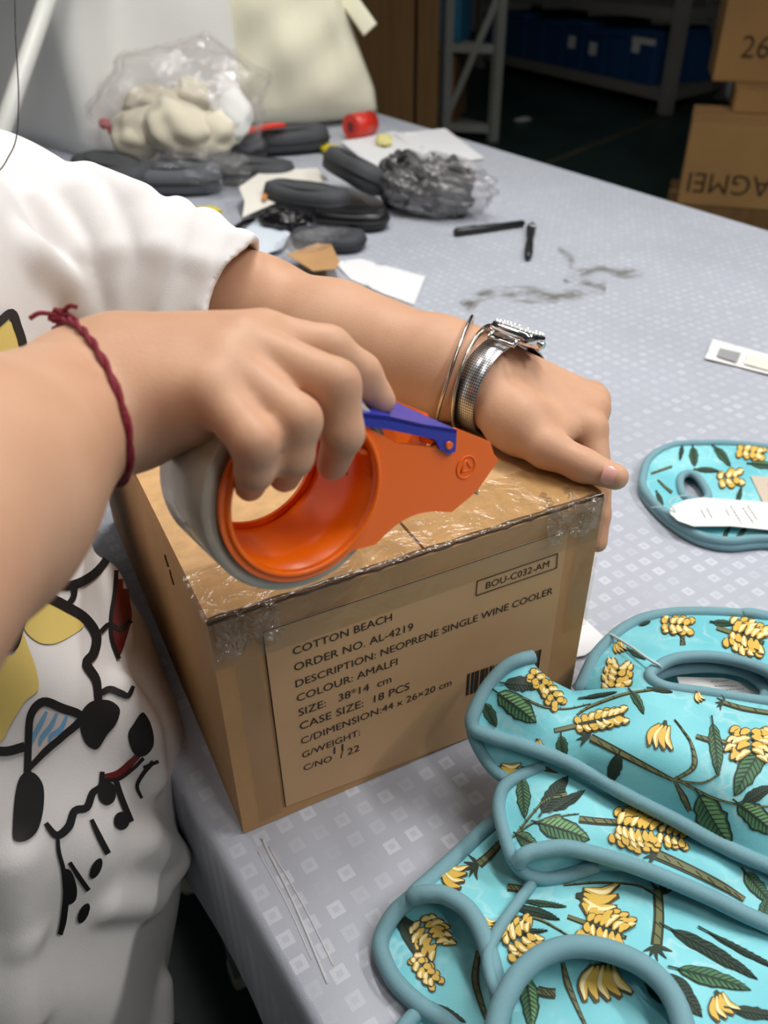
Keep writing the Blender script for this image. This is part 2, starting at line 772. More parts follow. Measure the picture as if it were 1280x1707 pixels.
def cloth_material():
    m = bpy.data.materials.new('checked_tablecloth')
    m.use_nodes = True
    nt = m.node_tree
    b = nt.nodes['Principled BSDF']
    b.inputs['Roughness'].default_value = 0.42
    b.inputs['Specular IOR Level'].default_value = 0.35
    N = nt.nodes.new
    Lk = nt.links.new
    tc = N('ShaderNodeTexCoord')
    mp = N('ShaderNodeMapping')
    mp.inputs['Rotation'].default_value = (0, 0, R(-5.5))
    k = 1 / 0.0182
    mp.inputs['Scale'].default_value = (k, k, k)
    Lk(tc.outputs['Object'], mp.inputs[0])

    def vm(op, *ins):
        n = N('ShaderNodeVectorMath')
        n.operation = op
        for i, s_ in enumerate(ins):
            if isinstance(s_, tuple):
                n.inputs[i].default_value = s_
            else:
                Lk(s_, n.inputs[i])
        return n

    def ma(op, a, b2=None, c=None):
        n = N('ShaderNodeMath')
        n.operation = op
        for i, s_ in enumerate((a, b2, c)):
            if s_ is None:
                continue
            if isinstance(s_, (int, float)):
                n.inputs[i].default_value = s_
            else:
                Lk(s_, n.inputs[i])
        return n.outputs[0]
    fl = vm('FLOOR', mp.outputs[0])
    fr = vm('FRACTION', mp.outputs[0])
    ce = vm('ABSOLUTE', vm('SUBTRACT', fr.outputs[0], (0.5, 0.5, 0.5)).outputs[0])
    sx = N('ShaderNodeSeparateXYZ')
    Lk(ce.outputs[0], sx.inputs[0])
    mx = ma('MAXIMUM', sx.outputs[0], sx.outputs[1])
    fx = N('ShaderNodeSeparateXYZ')
    Lk(fl.outputs[0], fx.inputs[0])
    cb = N('ShaderNodeCombineXYZ')
    Lk(fx.outputs[0], cb.inputs[0])
    Lk(fx.outputs[1], cb.inputs[1])
    wn = N('ShaderNodeTexWhiteNoise')
    wn.noise_dimensions = '2D'
    Lk(cb.outputs[0], wn.inputs['Vector'])
    outer = ma('LESS_THAN', mx, 0.27)
    inner = ma('LESS_THAN', mx, 0.12)
    sq = ma('SUBTRACT', outer, ma('MULTIPLY', inner, 0.55))
    big = N('ShaderNodeTexNoise')
    big.inputs['Scale'].default_value = 9
    Lk(tc.outputs['Object'], big.inputs['Vector'])
    amt = ma('MULTIPLY', ma('MULTIPLY_ADD', wn.outputs['Value'], 0.55, 0.05), ma('MULTIPLY_ADD', big.outputs['Fac'], 1.7, 0.0))
    fac = ma('MULTIPLY', sq, amt)
    # weave
    wv = N('ShaderNodeTexNoise')
    wv.inputs['Scale'].default_value = 900
    Lk(tc.outputs['Object'], wv.inputs['Vector'])
    mix = N('ShaderNodeMix')
    mix.data_type = 'RGBA'
    mix.inputs['A'].default_value = (*lin((180, 184, 196)), 1)
    mix.inputs['B'].default_value = (*lin((222, 226, 235)), 1)
    Lk(fac, mix.inputs['Factor'])
    dirt = N('ShaderNodeTexNoise')
    dirt.inputs['Scale'].default_value = 3.2
    dirt.inputs['Detail'].default_value = 6
    Lk(tc.outputs['Object'], dirt.inputs['Vector'])
    rp = N('ShaderNodeValToRGB')
    rp.color_ramp.elements[0].position = 0.25
    rp.color_ramp.elements[0].color = (0.90, 0.90, 0.89, 1)
    rp.color_ramp.elements[1].position = 0.6
    rp.color_ramp.elements[1].color = (1, 1, 1, 1)
    Lk(dirt.outputs['Fac'], rp.inputs[0])
    mul = N('ShaderNodeMix')
    mul.data_type = 'RGBA'
    mul.blend_type = 'MULTIPLY'
    mul.inputs['Factor'].default_value = 1
    Lk(mix.outputs['Result'], mul.inputs['A'])
    Lk(rp.outputs[0], mul.inputs['B'])
    Lk(mul.outputs['Result'], b.inputs['Base Color'])
    bp = N('ShaderNodeBump')
    bp.inputs['Strength'].default_value = 0.25
    bp.inputs['Distance'].default_value = 0.001
    Lk(ma('ADD', wv.outputs['Fac'], fac), bp.inputs['Height'])
    Lk(bp.outputs[0], b.inputs['Normal'])
    return m


M_cloth = cloth_material()
cloth = obj('tablecloth', bm, M_cloth, label='pale grey tablecloth woven with small white squares spread over the packing table', cat='tablecloth')


def stain_mat():
    m = bpy.data.materials.new('dried_stain')
    m.use_nodes = True
    nt = m.node_tree
    b = nt.nodes['Principled BSDF']
    b.inputs['Base Color'].default_value = (*lin((112, 106, 84)), 1)
    b.inputs['Roughness'].default_value = 0.6
    tc = nt.nodes.new('ShaderNodeTexCoord')
    n = nt.nodes.new('ShaderNodeTexNoise')
    n.inputs['Scale'].default_value = 28
    n.inputs['Detail'].default_value = 4
    nt.links.new(tc.outputs['Object'], n.inputs['Vector'])
    r = nt.nodes.new('ShaderNodeValToRGB')
    r.color_ramp.elements[0].position = 0.42
    r.color_ramp.elements[0].color = (0.03, 0.03, 0.03, 1)
    r.color_ramp.elements[1].position = 0.72
    r.color_ramp.elements[1].color = (0.42, 0.42, 0.42, 1)
    nt.links.new(n.outputs['Fac'], r.inputs[0])
    nt.links.new(r.outputs[0], b.inputs['Alpha'])
    return m


M_stain = stain_mat()


def on_table(x, y, lift):
    p = P(x, y, z=0.0)
    return Vector((p.x, p.y, 0.0005 + lift))


dc = Decal(on_table)
for w_, lf in ((30, 0), (14, 0.0003)):
    dc.stroke([(775, 515), (790, 500), (815, 490), (850, 490), (890, 492), (925, 496), (955, 490), (985, 478), (1010, 480)], [w_, w_ * .6, w_ * .8, w_, w_ * .6, w_, w_ * .8], 0, lf)
    dc.stroke([(940, 470), (965, 455), (1000, 450), (1040, 455), (1075, 458)], [w_ * .4, w_ * .8, w_ * .5, w_ * .7, w_ * .3], 0, lf + 0.0001)
    dc.stroke([(930, 415), (950, 430), (952, 450)], [w_ * .3, w_ * .5, w_ * .3], 0, lf + 0.0002)
dc.build('stain', [M_stain], cloth, label='wavy brown dried stain')
bm = bmesh.new()
for (a, b, r_) in (((436, 1398), (546, 1640), 0.0009), ((448, 1412), (556, 1610), 0.0006), ((430, 1420), (520, 1600), 0.0005)):
    pa, pb = P(*a, z=0), P(*b, z=0)
    mid = pa.lerp(pb, 0.5) + Vector((0.0015, 0, 0))
    tube(bm, catmull([pa, mid, pb], 8), r_, 6)
obj('crease', bm, mat('cloth_crease', (205, 204, 208), 0.5), cloth)

# ------------------------------------------------------------------ the carton being taped
BW, BD, BH = 0.2816, 0.42, 0.20
M_kraft = mat('kraft_board', (190, 146, 98), 0.75, bump=0.08, bscale=150, var=0.10, vscale=14)
M_kraft_top = mat('kraft_flap', (200, 160, 110), 0.75, bump=0.1, bscale=250, var=0.12, vscale=90)
M_kraft_dark = mat('kraft_gap_scuff', (96, 70, 46), 0.9)  # painted shade of the flap gap, and the scuff marks
M_print = mat('print_ink', (38, 30, 24), 0.7)
M_label = mat('kraft_label', (203, 161, 117), 0.55, bump=0.03, bscale=90, var=0.06, vscale=9)
M_tape = film('clear_tape', (0.90, 0.87, 0.80), 0.07, 0.22, 45, 0.35)
M_tape2 = film('clear_tape_crumpled', (0.92, 0.89, 0.82), 0.20, 0.12, 120, 0.8)
carton = thing('cardboard_carton', (BW / 2, BD / 2, 0), 'brown cardboard carton with printed shipping label, being taped shut on the table', 'box')
TH = 0.004
bm = bmesh.new()
H0 = BH - 0.0045
# four walls and a bottom, slightly bowed
def wall_panel(bm, a, b, n, h, th, bow):
    a, b, n = Vector(a), Vector(b), Vector(n)
    K, J = 10, 6
    g = []
    for side in (0, 1):
        G = []
        for i in range(K + 1):
            row = []
            for j in range(J + 1):
                u, v = i / K, j / J
                bulge = bow * math.sin(math.pi * u) * math.sin(math.pi * v)
                row.append(bm.verts.new(a.lerp(b, u) + Vector((0, 0, h * v + 0.0008)) + n * (bulge - side * th)))
            G.append(row)
        g.append(G)
    for side in (0, 1):
        G = g[side]
        for i in range(K):
            for j in range(J):
                q = (G[i][j], G[i + 1][j], G[i + 1][j + 1], G[i][j + 1])
                f = bm.faces.new(q if side == 0 else tuple(reversed(q)))
                f.smooth = False
    rim = [(i, 0) for i in range(K)] + [(K, j) for j in range(J)] + [(i, J) for i in range(K, 0, -1)] + [(0, j) for j in range(J, 0, -1)]
    for q in range(len(rim)):
        (i, j), (k, l) = rim[q], rim[(q + 1) % len(rim)]
        bm.faces.new((g[0][k][l], g[0][i][j], g[1][i][j], g[1][k][l]))


wall_panel(bm, (0, 0, 0), (BW, 0, 0), (0, -1, 0), H0, TH, 0.0)
wall_panel(bm, (BW, 0.0004, 0), (BW, BD - 0.0004, 0), (1, 0, 0), H0, TH, 0.001)
wall_panel(bm, (BW, BD, 0), (0, BD, 0), (0, 1, 0), H0, TH, 0.001)
wall_panel(bm, (0, BD - 0.0004, 0), (0, 0.0004, 0), (-1, 0, 0), H0, TH, 0.001)
box(bm, (BW / 2, BD / 2, 0.003), (BW - 0.006, BD - 0.006, 0.004))
obj('body', bm, M_kraft, carton)
# two top flaps that meet along the middle, each ending just behind the front wall
for k, (xa, xb) in enumerate(((0.001, BW / 2 - 0.001), (BW / 2 + 0.001, BW - 0.001))):
    bm = bmesh.new()
    n = 16
    A, B = [], []
    for i in range(n + 1):
        x = xa + (xb - xa) * i / n
        wob = 0.0006 * math.sin(i * 1.7 + k) + 0.0005 * math.sin(i * 3.1)
        A.append((x, 0.0032 + wob, BH - 0.004))
        B.append((x, BD - 0.003, BH - 0.004))
    extrude_poly(bm, [Vector(p) for p in A] + [Vector(p) for p in reversed(B)], Vector((0, 0, 0.004)))
    bmesh.ops.recalc_face_normals(bm, faces=bm.faces)
    obj('flap', bm, M_kraft_top, carton)
bm = bmesh.new()  # dark brown strip painting in the shade of the gap along the front
pts = [Vector((BW * i / 60, 0.0015 + 0.0006 * math.sin(i * 1.3), BH - 0.0022 + 0.0006 * math.sin(i * 2.9) + 0.0004 * math.sin(i * 0.7))) for i in range(61)]
tube(bm, pts, [0.0008 + 0.0006 * abs(math.sin(i * 0.9)) for i in range(61)], 6)
obj('gap_shade', bm, M_kraft_dark, carton, label='ragged dark strip painted as the shade in the gap between flap and front wall')


def sheet(pts_fn, nu, nv):
    bm = bmesh.new()
    g = [[bm.verts.new(pts_fn(i / nu, j / nv)) for j in range(nv + 1)] for i in range(nu + 1)]
    for i in range(nu):
        for j in range(nv):
            f = bm.faces.new((g[i][j], g[i + 1][j], g[i + 1][j + 1], g[i][j + 1]))
            f.smooth = True
    return bm


rt = random.Random(3)
wr = [[rt.uniform(-1, 1) for _ in range(40)] for _ in range(80)]


def front_tape(u, v):
    """L-shaped strip over the front top edge: v=0 at the bottom on the wall, v=1 on the top flap"""
    x = -0.002 + u * (BW + 0.004)
    L = v * (0.038 + 0.05)
    w = wr[int(u * 79)][int(v * 39)]
    if L < 0.038:
        return Vector((x, -0.0013 - 0.00012 * abs(w), BH - 0.038 + L))
    return Vector((x, L - 0.038 - 0.0013, BH + 0.0010 + 0.0002 * abs(w)))


obj('packing_tape', sheet(front_tape, 79, 39), M_tape, carton, label='clear tape strip along the front top edge')
obj('packing_tape', sheet(lambda u, v: Vector((BW - 0.02 + 0.0215 * u, -0.0018 - 0.0002 * abs(wr[int(u * 9)][int(v * 39)]), BH - 0.001 - 0.12 * v)), 9, 39), M_tape, carton, label='clear tape strip down the right front corner')
obj('packing_tape', sheet(lambda u, v: Vector((0.012 + 0.016 * u, -0.0009, BH - 0.038 - 0.155 * v)), 4, 20), film('clear_tape_flat', (0.90, 0.87, 0.80), 0.07, 0.2, 20, 0.2), carton)
# crumpled ends of tape bunched at both front corners
for cx, sgn, cz in ((0.006, -1, BH - 0.006), (BW - 0.012, 1, BH - 0.004)):
    rr = random.Random(5 + sgn)
    def crumple(u, v, cx=cx, sgn=sgn, cz=cz, rr=rr):
        return Vector((cx + sgn * -0.010 + 0.040 * (u - 0.35) * -sgn + rr.uniform(-.0012, .0012),
                       -0.0035 + 0.022 * max(0, v - 0.5) * 2 - 0.0035 * math.sin(u * 9 + v * 5) * rr.uniform(.3, 1),
                       cz - 0.022 + 0.05 * min(v, 0.5) + 0.0022 * math.sin(u * 14 + v * 3) + rr.uniform(-.0012, .0012)))
    obj('packing_tape', sheet(crumple, 22, 16), M_tape2, carton, label='crumpled shiny tape end at the ' + ('left' if sgn < 0 else 'right') + ' front corner')


def F(px, py):
    p = P(px, py, y=0.0)
    return p.x, p.z


# printed label sheet on the front wall, its corners read off the wall
lab = [F(437, 1052), F(946, 882), F(918, 1160), F(478, 1338)]
lab = [(lab[0][0], lab[0][1]), (lab[1][0], lab[1][1]), (lab[1][0] + 0.001, lab[2][1] - 0.012), (lab[0][0] + 0.001, 0.012)]
bm = bmesh.new()
extrude_poly(bm, [Vector((x, -0.0009, z)) for x, z in lab], Vector((0, 0.0007, 0)))
bmesh.ops.recalc_face_normals(bm, faces=bm.faces)
label = obj('shipping_label', bm, M_label, carton, label='paler kraft label sheet with black printing')
bm = bmesh.new()
for a, b in ((0, 1), (0, 3)):
    tube(bm, [Vector((lab[a][0], -0.0011, lab[a][1])), Vector((lab[b][0], -0.0011, lab[b][1]))], 0.00028, 5)
obj('label_outline', bm, M_print, label)


def text_mesh(body):
    c = bpy.data.curves.new('t', 'FONT')
    c.body = body
    c.size = 1
    c.resolution_u = 3
    o = bpy.data.objects.new('t', c)
    COL.objects.link(o)
    bpy.context.view_layer.update()
    dg = bpy.context.evaluated_depsgraph_get()
    me = bpy.data.meshes.new_from_object(o.evaluated_get(dg))
    bpy.data.objects.remove(o)
    bpy.data.curves.remove(c)
    return me


def print_line(body, p0, p1, M_of, m, parent, name='printed_line', squash=1.0, lift=0.0014):
    """lay a line of lettering so that it runs from p0 to p1 (2-D) on a plane given by M_of(u, v)"""
    me = text_mesh(body)
    xs = [v.co.x for v in me.vertices]
    w = max(xs) - min(xs)
    a, b = Vector(p0), Vector(p1)
    d = (b - a)
    k = d.length / w
    d.normalize()
    n = Vector((-d.y, d.x))
    x0 = min(xs)
    for v in me.vertices:
        q = a + d * ((v.co.x - x0) * k) + n * (v.co.y * k * squash)
        v.co = M_of(q.x, q.y)
    return obj(name, me, m, parent, kind='stuff')


def on_front(x, z):
    return Vector((x, -0.00135, z))


for body, s_, e_, sq in (
        ('COTTON BEACH', (487.5, 1090), (652, 1032), 1.0),
        ('ORDER NO. AL-4219', (489.6, 1117), (687, 1048), 1.0),
        ('DESCRIPTION: NEOPRENE SINGLE WINE COOLER', (492, 1144), (919, 987.6), 1.0),
        ('COLOUR: AMALFI', (494, 1168), (661, 1106), 1.0),
        ('SIZE:   38*14  cm', (497, 1192), (651, 1135), 1.0),
        ('CASE SIZE:  18 PCS', (499, 1215), (681, 1147), 1.0),
        ('C/DIMENSION:44 x 26\u00d720 cm', (501, 1239), (751, 1140), 1.0),
        ('G/WEIGHT:', (503, 1262), (599, 1223), 1.0),
        ('C/NO', (505, 1283), (552, 1266), 1.0),
        ('/ 22', (566, 1262), (598, 1249), 1.0),
        ('BOU-C032-AM', (808, 980), (913, 943), 1.0)):
    print_line(body, F(*s_), F(*e_), on_front, M_print, label, squash=sq)
o = print_line('11', F(555, 1255), F(571, 1249), on_front, mat('marker_ink', (12, 12, 16), 0.5), label, name='handwritten_number', squash=0.85)
bm = bmesh.new()
q = [F(794, 967), F(927.6, 921), F(926, 945), F(792, 991)]
for i in range(4):
    a, b = q[i], q[(i + 1) % 4]
    tube(bm, [Vector((a[0], -0.00135, a[1])), Vector((b[0], -0.00135, b[1]))], 0.0003, 5)
obj('printed_frame', bm, M_print, label)
bm = bmesh.new()
a0, a1, b0 = F(778, 1122), F(900, 1081), F(778, 1157)
x = a0[0]
rb = random.Random(11)
while x < a1[0]:
    w_ = rb.choice((0.0007, 0.0007, 0.0013, 0.002))
    zt = a0[1] + (a1[1] - a0[1]) * (x - a0[0]) / (a1[0] - a0[0])
    box(bm, (x + w_ / 2, -0.00125, zt - (a0[1] - b0[1]) / 2), (w_, 0.0002, a0[1] - b0[1]))
    x += w_ + rb.choice((0.0006, 0.001, 0.0016))
obj('barcode', bm, M_print, label)
bm = bmesh.new()
for a, b in (((275, 925), (281, 945)), ((283, 950), (290, 975))):
    pa, pb = P(*a, x=-0.0006), P(*b, x=-0.0006)
    tube(bm, [pa, pa.lerp(pb, .5) + Vector((0, .002, 0)), pb], 0.0007, 6)
obj('scuff', bm, M_kraft_dark, carton)

# ------------------------------------------------------------------ the person: one continuous body, clothes as children
sv, fv = Vector((0.447, 0.894, 0)), Vector((0.894, -0.447, 0))
SH_L, SH_R = Vector((-0.035, 0.43, 0.318)), Vector((-0.20, 0.09, 0.370))
person = thing('person', (-0.19, 0.16, FLOOR), 'person in a white printed T-shirt leaning over the carton, taping it shut', 'person')


def capv(a, b, ra, rb):
    return Cap(a, b, ra, rb)


def chain(pts, rs):
    return [capv(pts[i], pts[i + 1], rs[i], rs[i + 1]) for i in range(len(pts) - 1)]


# left arm: lies along the carton, hand over its far corner
EL = P(425, 520, z=0.250)
LF = [SH_L, EL, P(560, 562, z=0.245), P(640, 590, z=0.241), P(735, 614, z=0.237), P(800, 630, z=0.2325)]
armL = [capv(SH_L, EL, 0.050, 0.0445)] + chain(LF[1:], [0.043, 0.0405, 0.0365, 0.0315, 0.0245])
wl0, wl1 = P(802, 622, z=0.2335), P(796, 646, z=0.2305)
armL += [capv(P(735, 606, z=0.238), wl0, 0.029, 0.0245), capv(P(735, 622, z=0.235), wl1, 0.029, 0.0235)]
iM = P(985, 714, z=0.2135)
mM = iM + Vector((0.018, 0.020, 0.002))
rM = mM + Vector((0.014, 0.016, -0.003))
pM = rM + Vector((0.011, 0.016, -0.006))
palmL = [capv(wl0, iM, 0.024, 0.0125), capv(wl0, mM, 0.024, 0.0125), capv(wl0 + Vector((0.005, 0.01, 0)), rM, 0.022, 0.0115),
         capv(wl0 + Vector((0.008, 0.018, -0.003)), pM, 0.020, 0.0105),
         capv(wl1, P(870, 705, z=0.223), 0.025, 0.020), capv(P(870, 705, z=0.223), P(925, 722, z=0.2165), 0.019, 0.013)]
thumbL = chain([P(850, 705, z=0.221), P(912, 747, z=0.2165), P(972, 776, z=0.2125), P(1026, 795, z=0.2098)], [0.019, 0.0142, 0.0112, 0.0092])


def fingL(M_, dx, ln, dz=0.0):
    a = M_
    b = Vector((BW + 0.0215 + dx, M_.y - 0.026 * ln, M_.z - 0.026))
    c = Vector((BW + 0.0155 + dx * .6, M_.y - 0.040 * ln, b.z - 0.024))
    e = Vector((BW + 0.0105 + dx * .3, M_.y - 0.050 * ln, c.z - 0.018 * ln))
    return chain([a, b, c, e], [0.0118, 0.0098, 0.0086, 0.0074])


fL = [fingL(iM, 0.002, 0.95), fingL(mM, 0.002, 1.05), fingL(rM, 0.002, 1.0), fingL(pM, 0.002, 0.8)]
# right arm: raised in front, hand gripping the dispenser from above
T_ = lambda px, py, d: P(px, py, d=d)
ELR = Vector((-0.150, -0.185, 0.372))
WR = T_(140, 648, 0.382)
WR2 = T_(150, 690, 0.376)
FMID = T_(-70, 815, 0.288)
armR = [capv(SH_R, ELR, 0.052, 0.046), capv(ELR, FMID, 0.046, 0.042), capv(FMID, WR, 0.040, 0.0242),
        capv(FMID + Vector((0, -.004, -.004)), WR2, 0.038, 0.0235), capv(WR, T_(210, 636, 0.382), 0.0242, 0.0245),
        capv(WR2, T_(215, 690, 0.372), 0.0235, 0.021)]
Rm = [T_(440, 563, 0.386), T_(405, 578, 0.373), T_(378, 612, 0.361), T_(352, 655, 0.350)]
Rp = [T_(548, 580, 0.392), T_(560, 640, 0.365), T_(496, 700, 0.350), T_(425, 738, 0.340)]
Rd = [T_(604, 620, 0.402), T_(572, 722, 0.371), T_(488, 760, 0.357), T_(424, 785, 0.349)]
Rt = [T_(636, 668, 0.410), T_(554, 775, 0.392), T_(474, 795, 0.375), T_(416, 812, 0.366)]
palmR = [capv(T_(215, 610, 0.386), Rm[0], 0.0225, 0.0125), capv(T_(215, 625, 0.380), Rm[1], 0.023, 0.0125),
         capv(T_(220, 655, 0.374), Rm[2], 0.022, 0.0125), capv(T_(225, 685, 0.368), Rm[3], 0.0205, 0.0125),
         capv(T_(235, 690, 0.376), T_(330, 690, 0.366), 0.018, 0.012)]
fR = []
for i in range(4):
    s_ = (1.0, 1.05, 1.0, 0.92)[i]
    fR.append(chain([Rm[i], Rp[i], Rd[i], Rt[i]], [0.0122 * s_, 0.0103 * s_, 0.0088 * s_, 0.0074 * s_]))
thumbR = chain([T_(250, 640, 0.395), T_(340, 640, 0.420), T_(420, 660, 0.436), T_(480, 690, 0.440)], [0.018, 0.0135, 0.011, 0.0092])
HEAD = Vector((-0.135, 0.245, 0.632))
hx = Vector((0.85, -0.45, -0.25)).normalized()     # where the face points: down towards the dispenser
hM = frame(Vector((0.25, -0.12, 0.96)), hx)


def hp(x, y, z):
    return HEAD + hM @ Vector((x, y, z))


head = [Ell(HEAD, (0.088, 0.074, 0.100), hx, hM.col[2]), Ell(hp(0.030, 0, -0.062), (0.056, 0.052, 0.055), hx, hM.col[2]),
        capv(hp(0.072, 0, -0.080), hp(0.060, 0, -0.080), 0.020, 0.026)]
face = [capv(hp(0.086, 0, 0.0), hp(0.104, 0, -0.036), 0.008, 0.0125), capv(hp(0.094, 0.010, -0.038), hp(0.094, -0.010, -0.038), 0.009, 0.009),
        capv(hp(0.084, 0.020, -0.064), hp(0.084, -0.020, -0.064), 0.0075, 0.0075), capv(hp(0.083, 0.016, -0.072), hp(0.083, -0.016, -0.072), 0.008, 0.008),
        capv(hp(0.078, 0.030, -0.002), hp(0.078, 0.034, -0.002), 0.0125, 0.0115), capv(hp(0.078, -0.030, -0.002), hp(0.078, -0.034, -0.002), 0.0125, 0.0115)]
ears = [capv(hp(-0.004, s_ * 0.075, 0.012), hp(0.0, s_ * 0.077, -0.022), 0.013, 0.008) for s_ in (-1, 1)]
torso = [Ell((-0.150, 0.248, 0.22), (0.138, 0.082, 0.19), sv, (0, 0, 1)), Ell((-0.182, 0.156, -0.03), (0.130, 0.082, 0.21), sv, (0, 0, 1)),
         capv(SH_L, SH_R, 0.045, 0.045), capv((-0.125, 0.26, 0.36), hp(-0.015, 0, -0.05), 0.055, 0.050)]
body_field = Field([(0.03, 0.05, torso), (0.02, 0.03, head), (0.006, 0.006, face), (0.004, 0.004, ears),
                    (0.03, 0.022, armL), (0.012, 0.016, palmL), (0.008, 0.006, thumbL)]
                   + [(0.0045, 0.004, f) for f in fL]
                   + [(0.03, 0.018, armR), (0.012, 0.014, palmR), (0.008, 0.006, thumbR)]
                   + [(0.0045, 0.004, f) for f in fR])
bv, bf = surface(body_field, (-0.40, -0.33, -0.26), (0.40, 0.56, 0.80), 0.0022)
M_skin = mat('skin', (212, 168, 138), 0.5, bump=0.08, bscale=500, sss=0.12, rgb2=(200, 152, 122), vscale=22, spec=0.32)
body = obj('body', mesh_from('body', bv, bf), M_skin, person)
M_nail = mat('nail', (226, 168, 156), 0.25, coat=0.3)
for pa, pb, up, r_, wd in ((P(985, 779, z=0.2145), P(1031, 793, z=0.2135), ray(1000, 780) * -1, 0.0068, 0.0066),):
    bm = bmesh.new()
    d_ = (pb - pa)
    up = Vector(up).normalized()
    n_ = (up - d_.normalized() * up.dot(d_.normalized())).normalized()
    s_ = d_.normalized().cross(n_)
    g = []
    for i in range(9):
        u = i / 8
        row = []
        for j in range(9):
            v = j / 4 - 1
            base_ = pa.lerp(pb, 0.5 + 0.45 * u)
            rad = 0.0104 - 0.0014 * u
            wv_ = wd * (1 - 0.25 * abs(u - .45) * 2) * v
            row.append(bm.verts.new(base_ + s_ * wv_ + n_ * (math.sqrt(max(1e-8, rad * rad - wv_ * wv_)) - 0.0000) + Vector((0, 0, -0.002))))
        g.append(row)
    for i in range(8):
        for j in range(8):
            bm.faces.new((g[i][j], g[i + 1][j], g[i + 1][j + 1], g[i][j + 1])).smooth = True
    obj('thumbnail', bm, M_nail, body, label='pink thumbnail')
for s_ in (-1, 1):
    bm = bmesh.new()
    bmesh.ops.create_icosphere(bm, subdivisions=2, radius=0.011, matrix=Matrix.Translation(hp(0.0815, s_ * 0.031, 0.0)))
    obj('eye', bm, mat('eye', (40, 28, 22), 0.15), person, smooth=True)

# T-shirt: a loose shell over the torso and upper arms, open at hem, neck and sleeves
HEM_L = P(396, 520, z=0.256)
SLD = (HEM_L - SH_L).normalized()
HEM_R = SH_R.lerp(ELR, 0.62)
SRD = (HEM_R - SH_R).normalized()
tors = [Ell((-0.145, 0.245, 0.20), (0.178, 0.112, 0.235), sv, (0.04, -0.02, 1)),
        Ell((-0.172, 0.148, -0.04), (0.170, 0.120, 0.24), sv, (0.04, 0.02, 1)),
        capv((-0.15, 0.13, 0.0), (-0.20, 0.10, -0.24), 0.12, 0.13),
        capv((-0.13, 0.17, 0.0), (-0.19, 0.20, -0.24), 0.10, 0.12),
        capv(SH_L + Vector((0, 0, .002)), SH_R + Vector((0, 0, .002)), 0.060, 0.060)]
slv = [capv(SH_L, HEM_L + SLD * 0.06, 0.062, 0.0615), capv(SH_R, HEM_R + SRD * 0.06, 0.068, 0.075)]
base_field = Field([(0.05, 0.07, tors), (0.05, 0.0, slv)])


def trace(field, px, py, d0=0.25, d1=1.3):
    v = ray(px, py)
    o = np.array(CAM_LOC)
    dv_ = np.array(v)
    L_ = float(np.linalg.norm(dv_))
    t = d0
    for _ in range(80):
        f = float(field.full((o + dv_ * t)[None, :])[0])
        if f < 0.0005:
            return Vector(o + dv_ * t)
        t += f * 0.8 / L_
        if t > d1:
            return None
    return None


ridges = []
for pts, r0, r1, sink in (
        ([(40, 420), (110, 470), (170, 540)], .010, .016, .006),
        ([(55, 330), (120, 420), (160, 530)], .008, .012, .006),
        ([(60, 215), (140, 330), (190, 420), (215, 520)], .010, .014, .007),
        ([(150, 290), (230, 340), (260, 420), (222, 535)], .010, .014, .007),
        ([(300, 350), (270, 420), (205, 530)], .009, .012, .006),
        ([(345, 375), (330, 440), (290, 530)], .010, .013, .006),
        ([(400, 410), (385, 450), (350, 520)], .009, .010, .005),
        ([(240, 1390), (285, 1430), (300, 1480), (250, 1500), (180, 1510)], .012, .010, .007),
        ([(330, 1400), (300, 1520), (270, 1640), (262, 1700)], .010, .012, .006),
        ([(150, 800), (185, 880), (175, 960), (210, 1060)], .008, .006, .004),
        ([(200, 1150), (235, 1230), (260, 1300)], .008, .010, .005),
        ([(20, 1440), (40, 1560), (30, 1690)], .010, .012, .007)):
    q = [trace(base_field, *p) for p in pts]
    q = [p for p in q if p is not None]
    for a, b in zip(q, q[1:]):
        va, vb = (a - CAM_LOC).normalized(), (b - CAM_LOC).normalized()
        r0_, r1_ = r0, r1
        ridges.append(capv(a + va * (r0_ * 0.30), b + vb * (r1_ * 0.30), r0_, r1_))
hemL, sld = np.array(HEM_L), np.array(SLD)
hemR, srd = np.array(HEM_R), np.array(SRD)
neck_c = np.array((-0.120, 0.262, 0.455))


def shirt_post(p, d):
    d = d + 0.0030 * np.sin(p[:, 2] * 16 + p[:, 1] * 48 + p[:, 0] * 30 + 2 * np.sin(p[:, 2] * 9))
    s_ = np.maximum(d, -(d + 0.0062))
    s_ = np.maximum(s_, -(p[:, 2] + 0.25))
    for h_, n_ in ((hemL, sld), (hemR, srd)):
        q = p - h_
        wob = 0.004 * np.sin(p[:, 2] * 70) + 0.003 * np.sin(p[:, 0] * 80)
        cut = np.maximum(-(q @ n_ + wob), np.sqrt((q * q).sum(1)) - 0.14)
        s_ = np.maximum(s_, -cut)
    q = (p - neck_c) / np.array((1.0, 1.0, 0.8))
    s_ = np.maximum(s_, -(np.sqrt((q * q).sum(1)) - 0.082))
    return s_


shirt_field = Field([(0.05, 0.07, tors), (0.05, 0.0, slv), (0.016, 0.008, ridges)], shirt_post)
sv_, sf_ = surface(shirt_field, (-0.42, -0.16, -0.27), (0.30, 0.56, 0.47), 0.0026, slack=0.04)
M_shirt = mat('white_cotton', (228, 225, 224), 0.85, bump=0.12, bscale=900, var=0.02, vscale=30)
shirt_me = mesh_from('shirt', sv_, sf_)
shirt = obj('shirt', shirt_me, M_shirt, person, label='loose white cotton T-shirt')
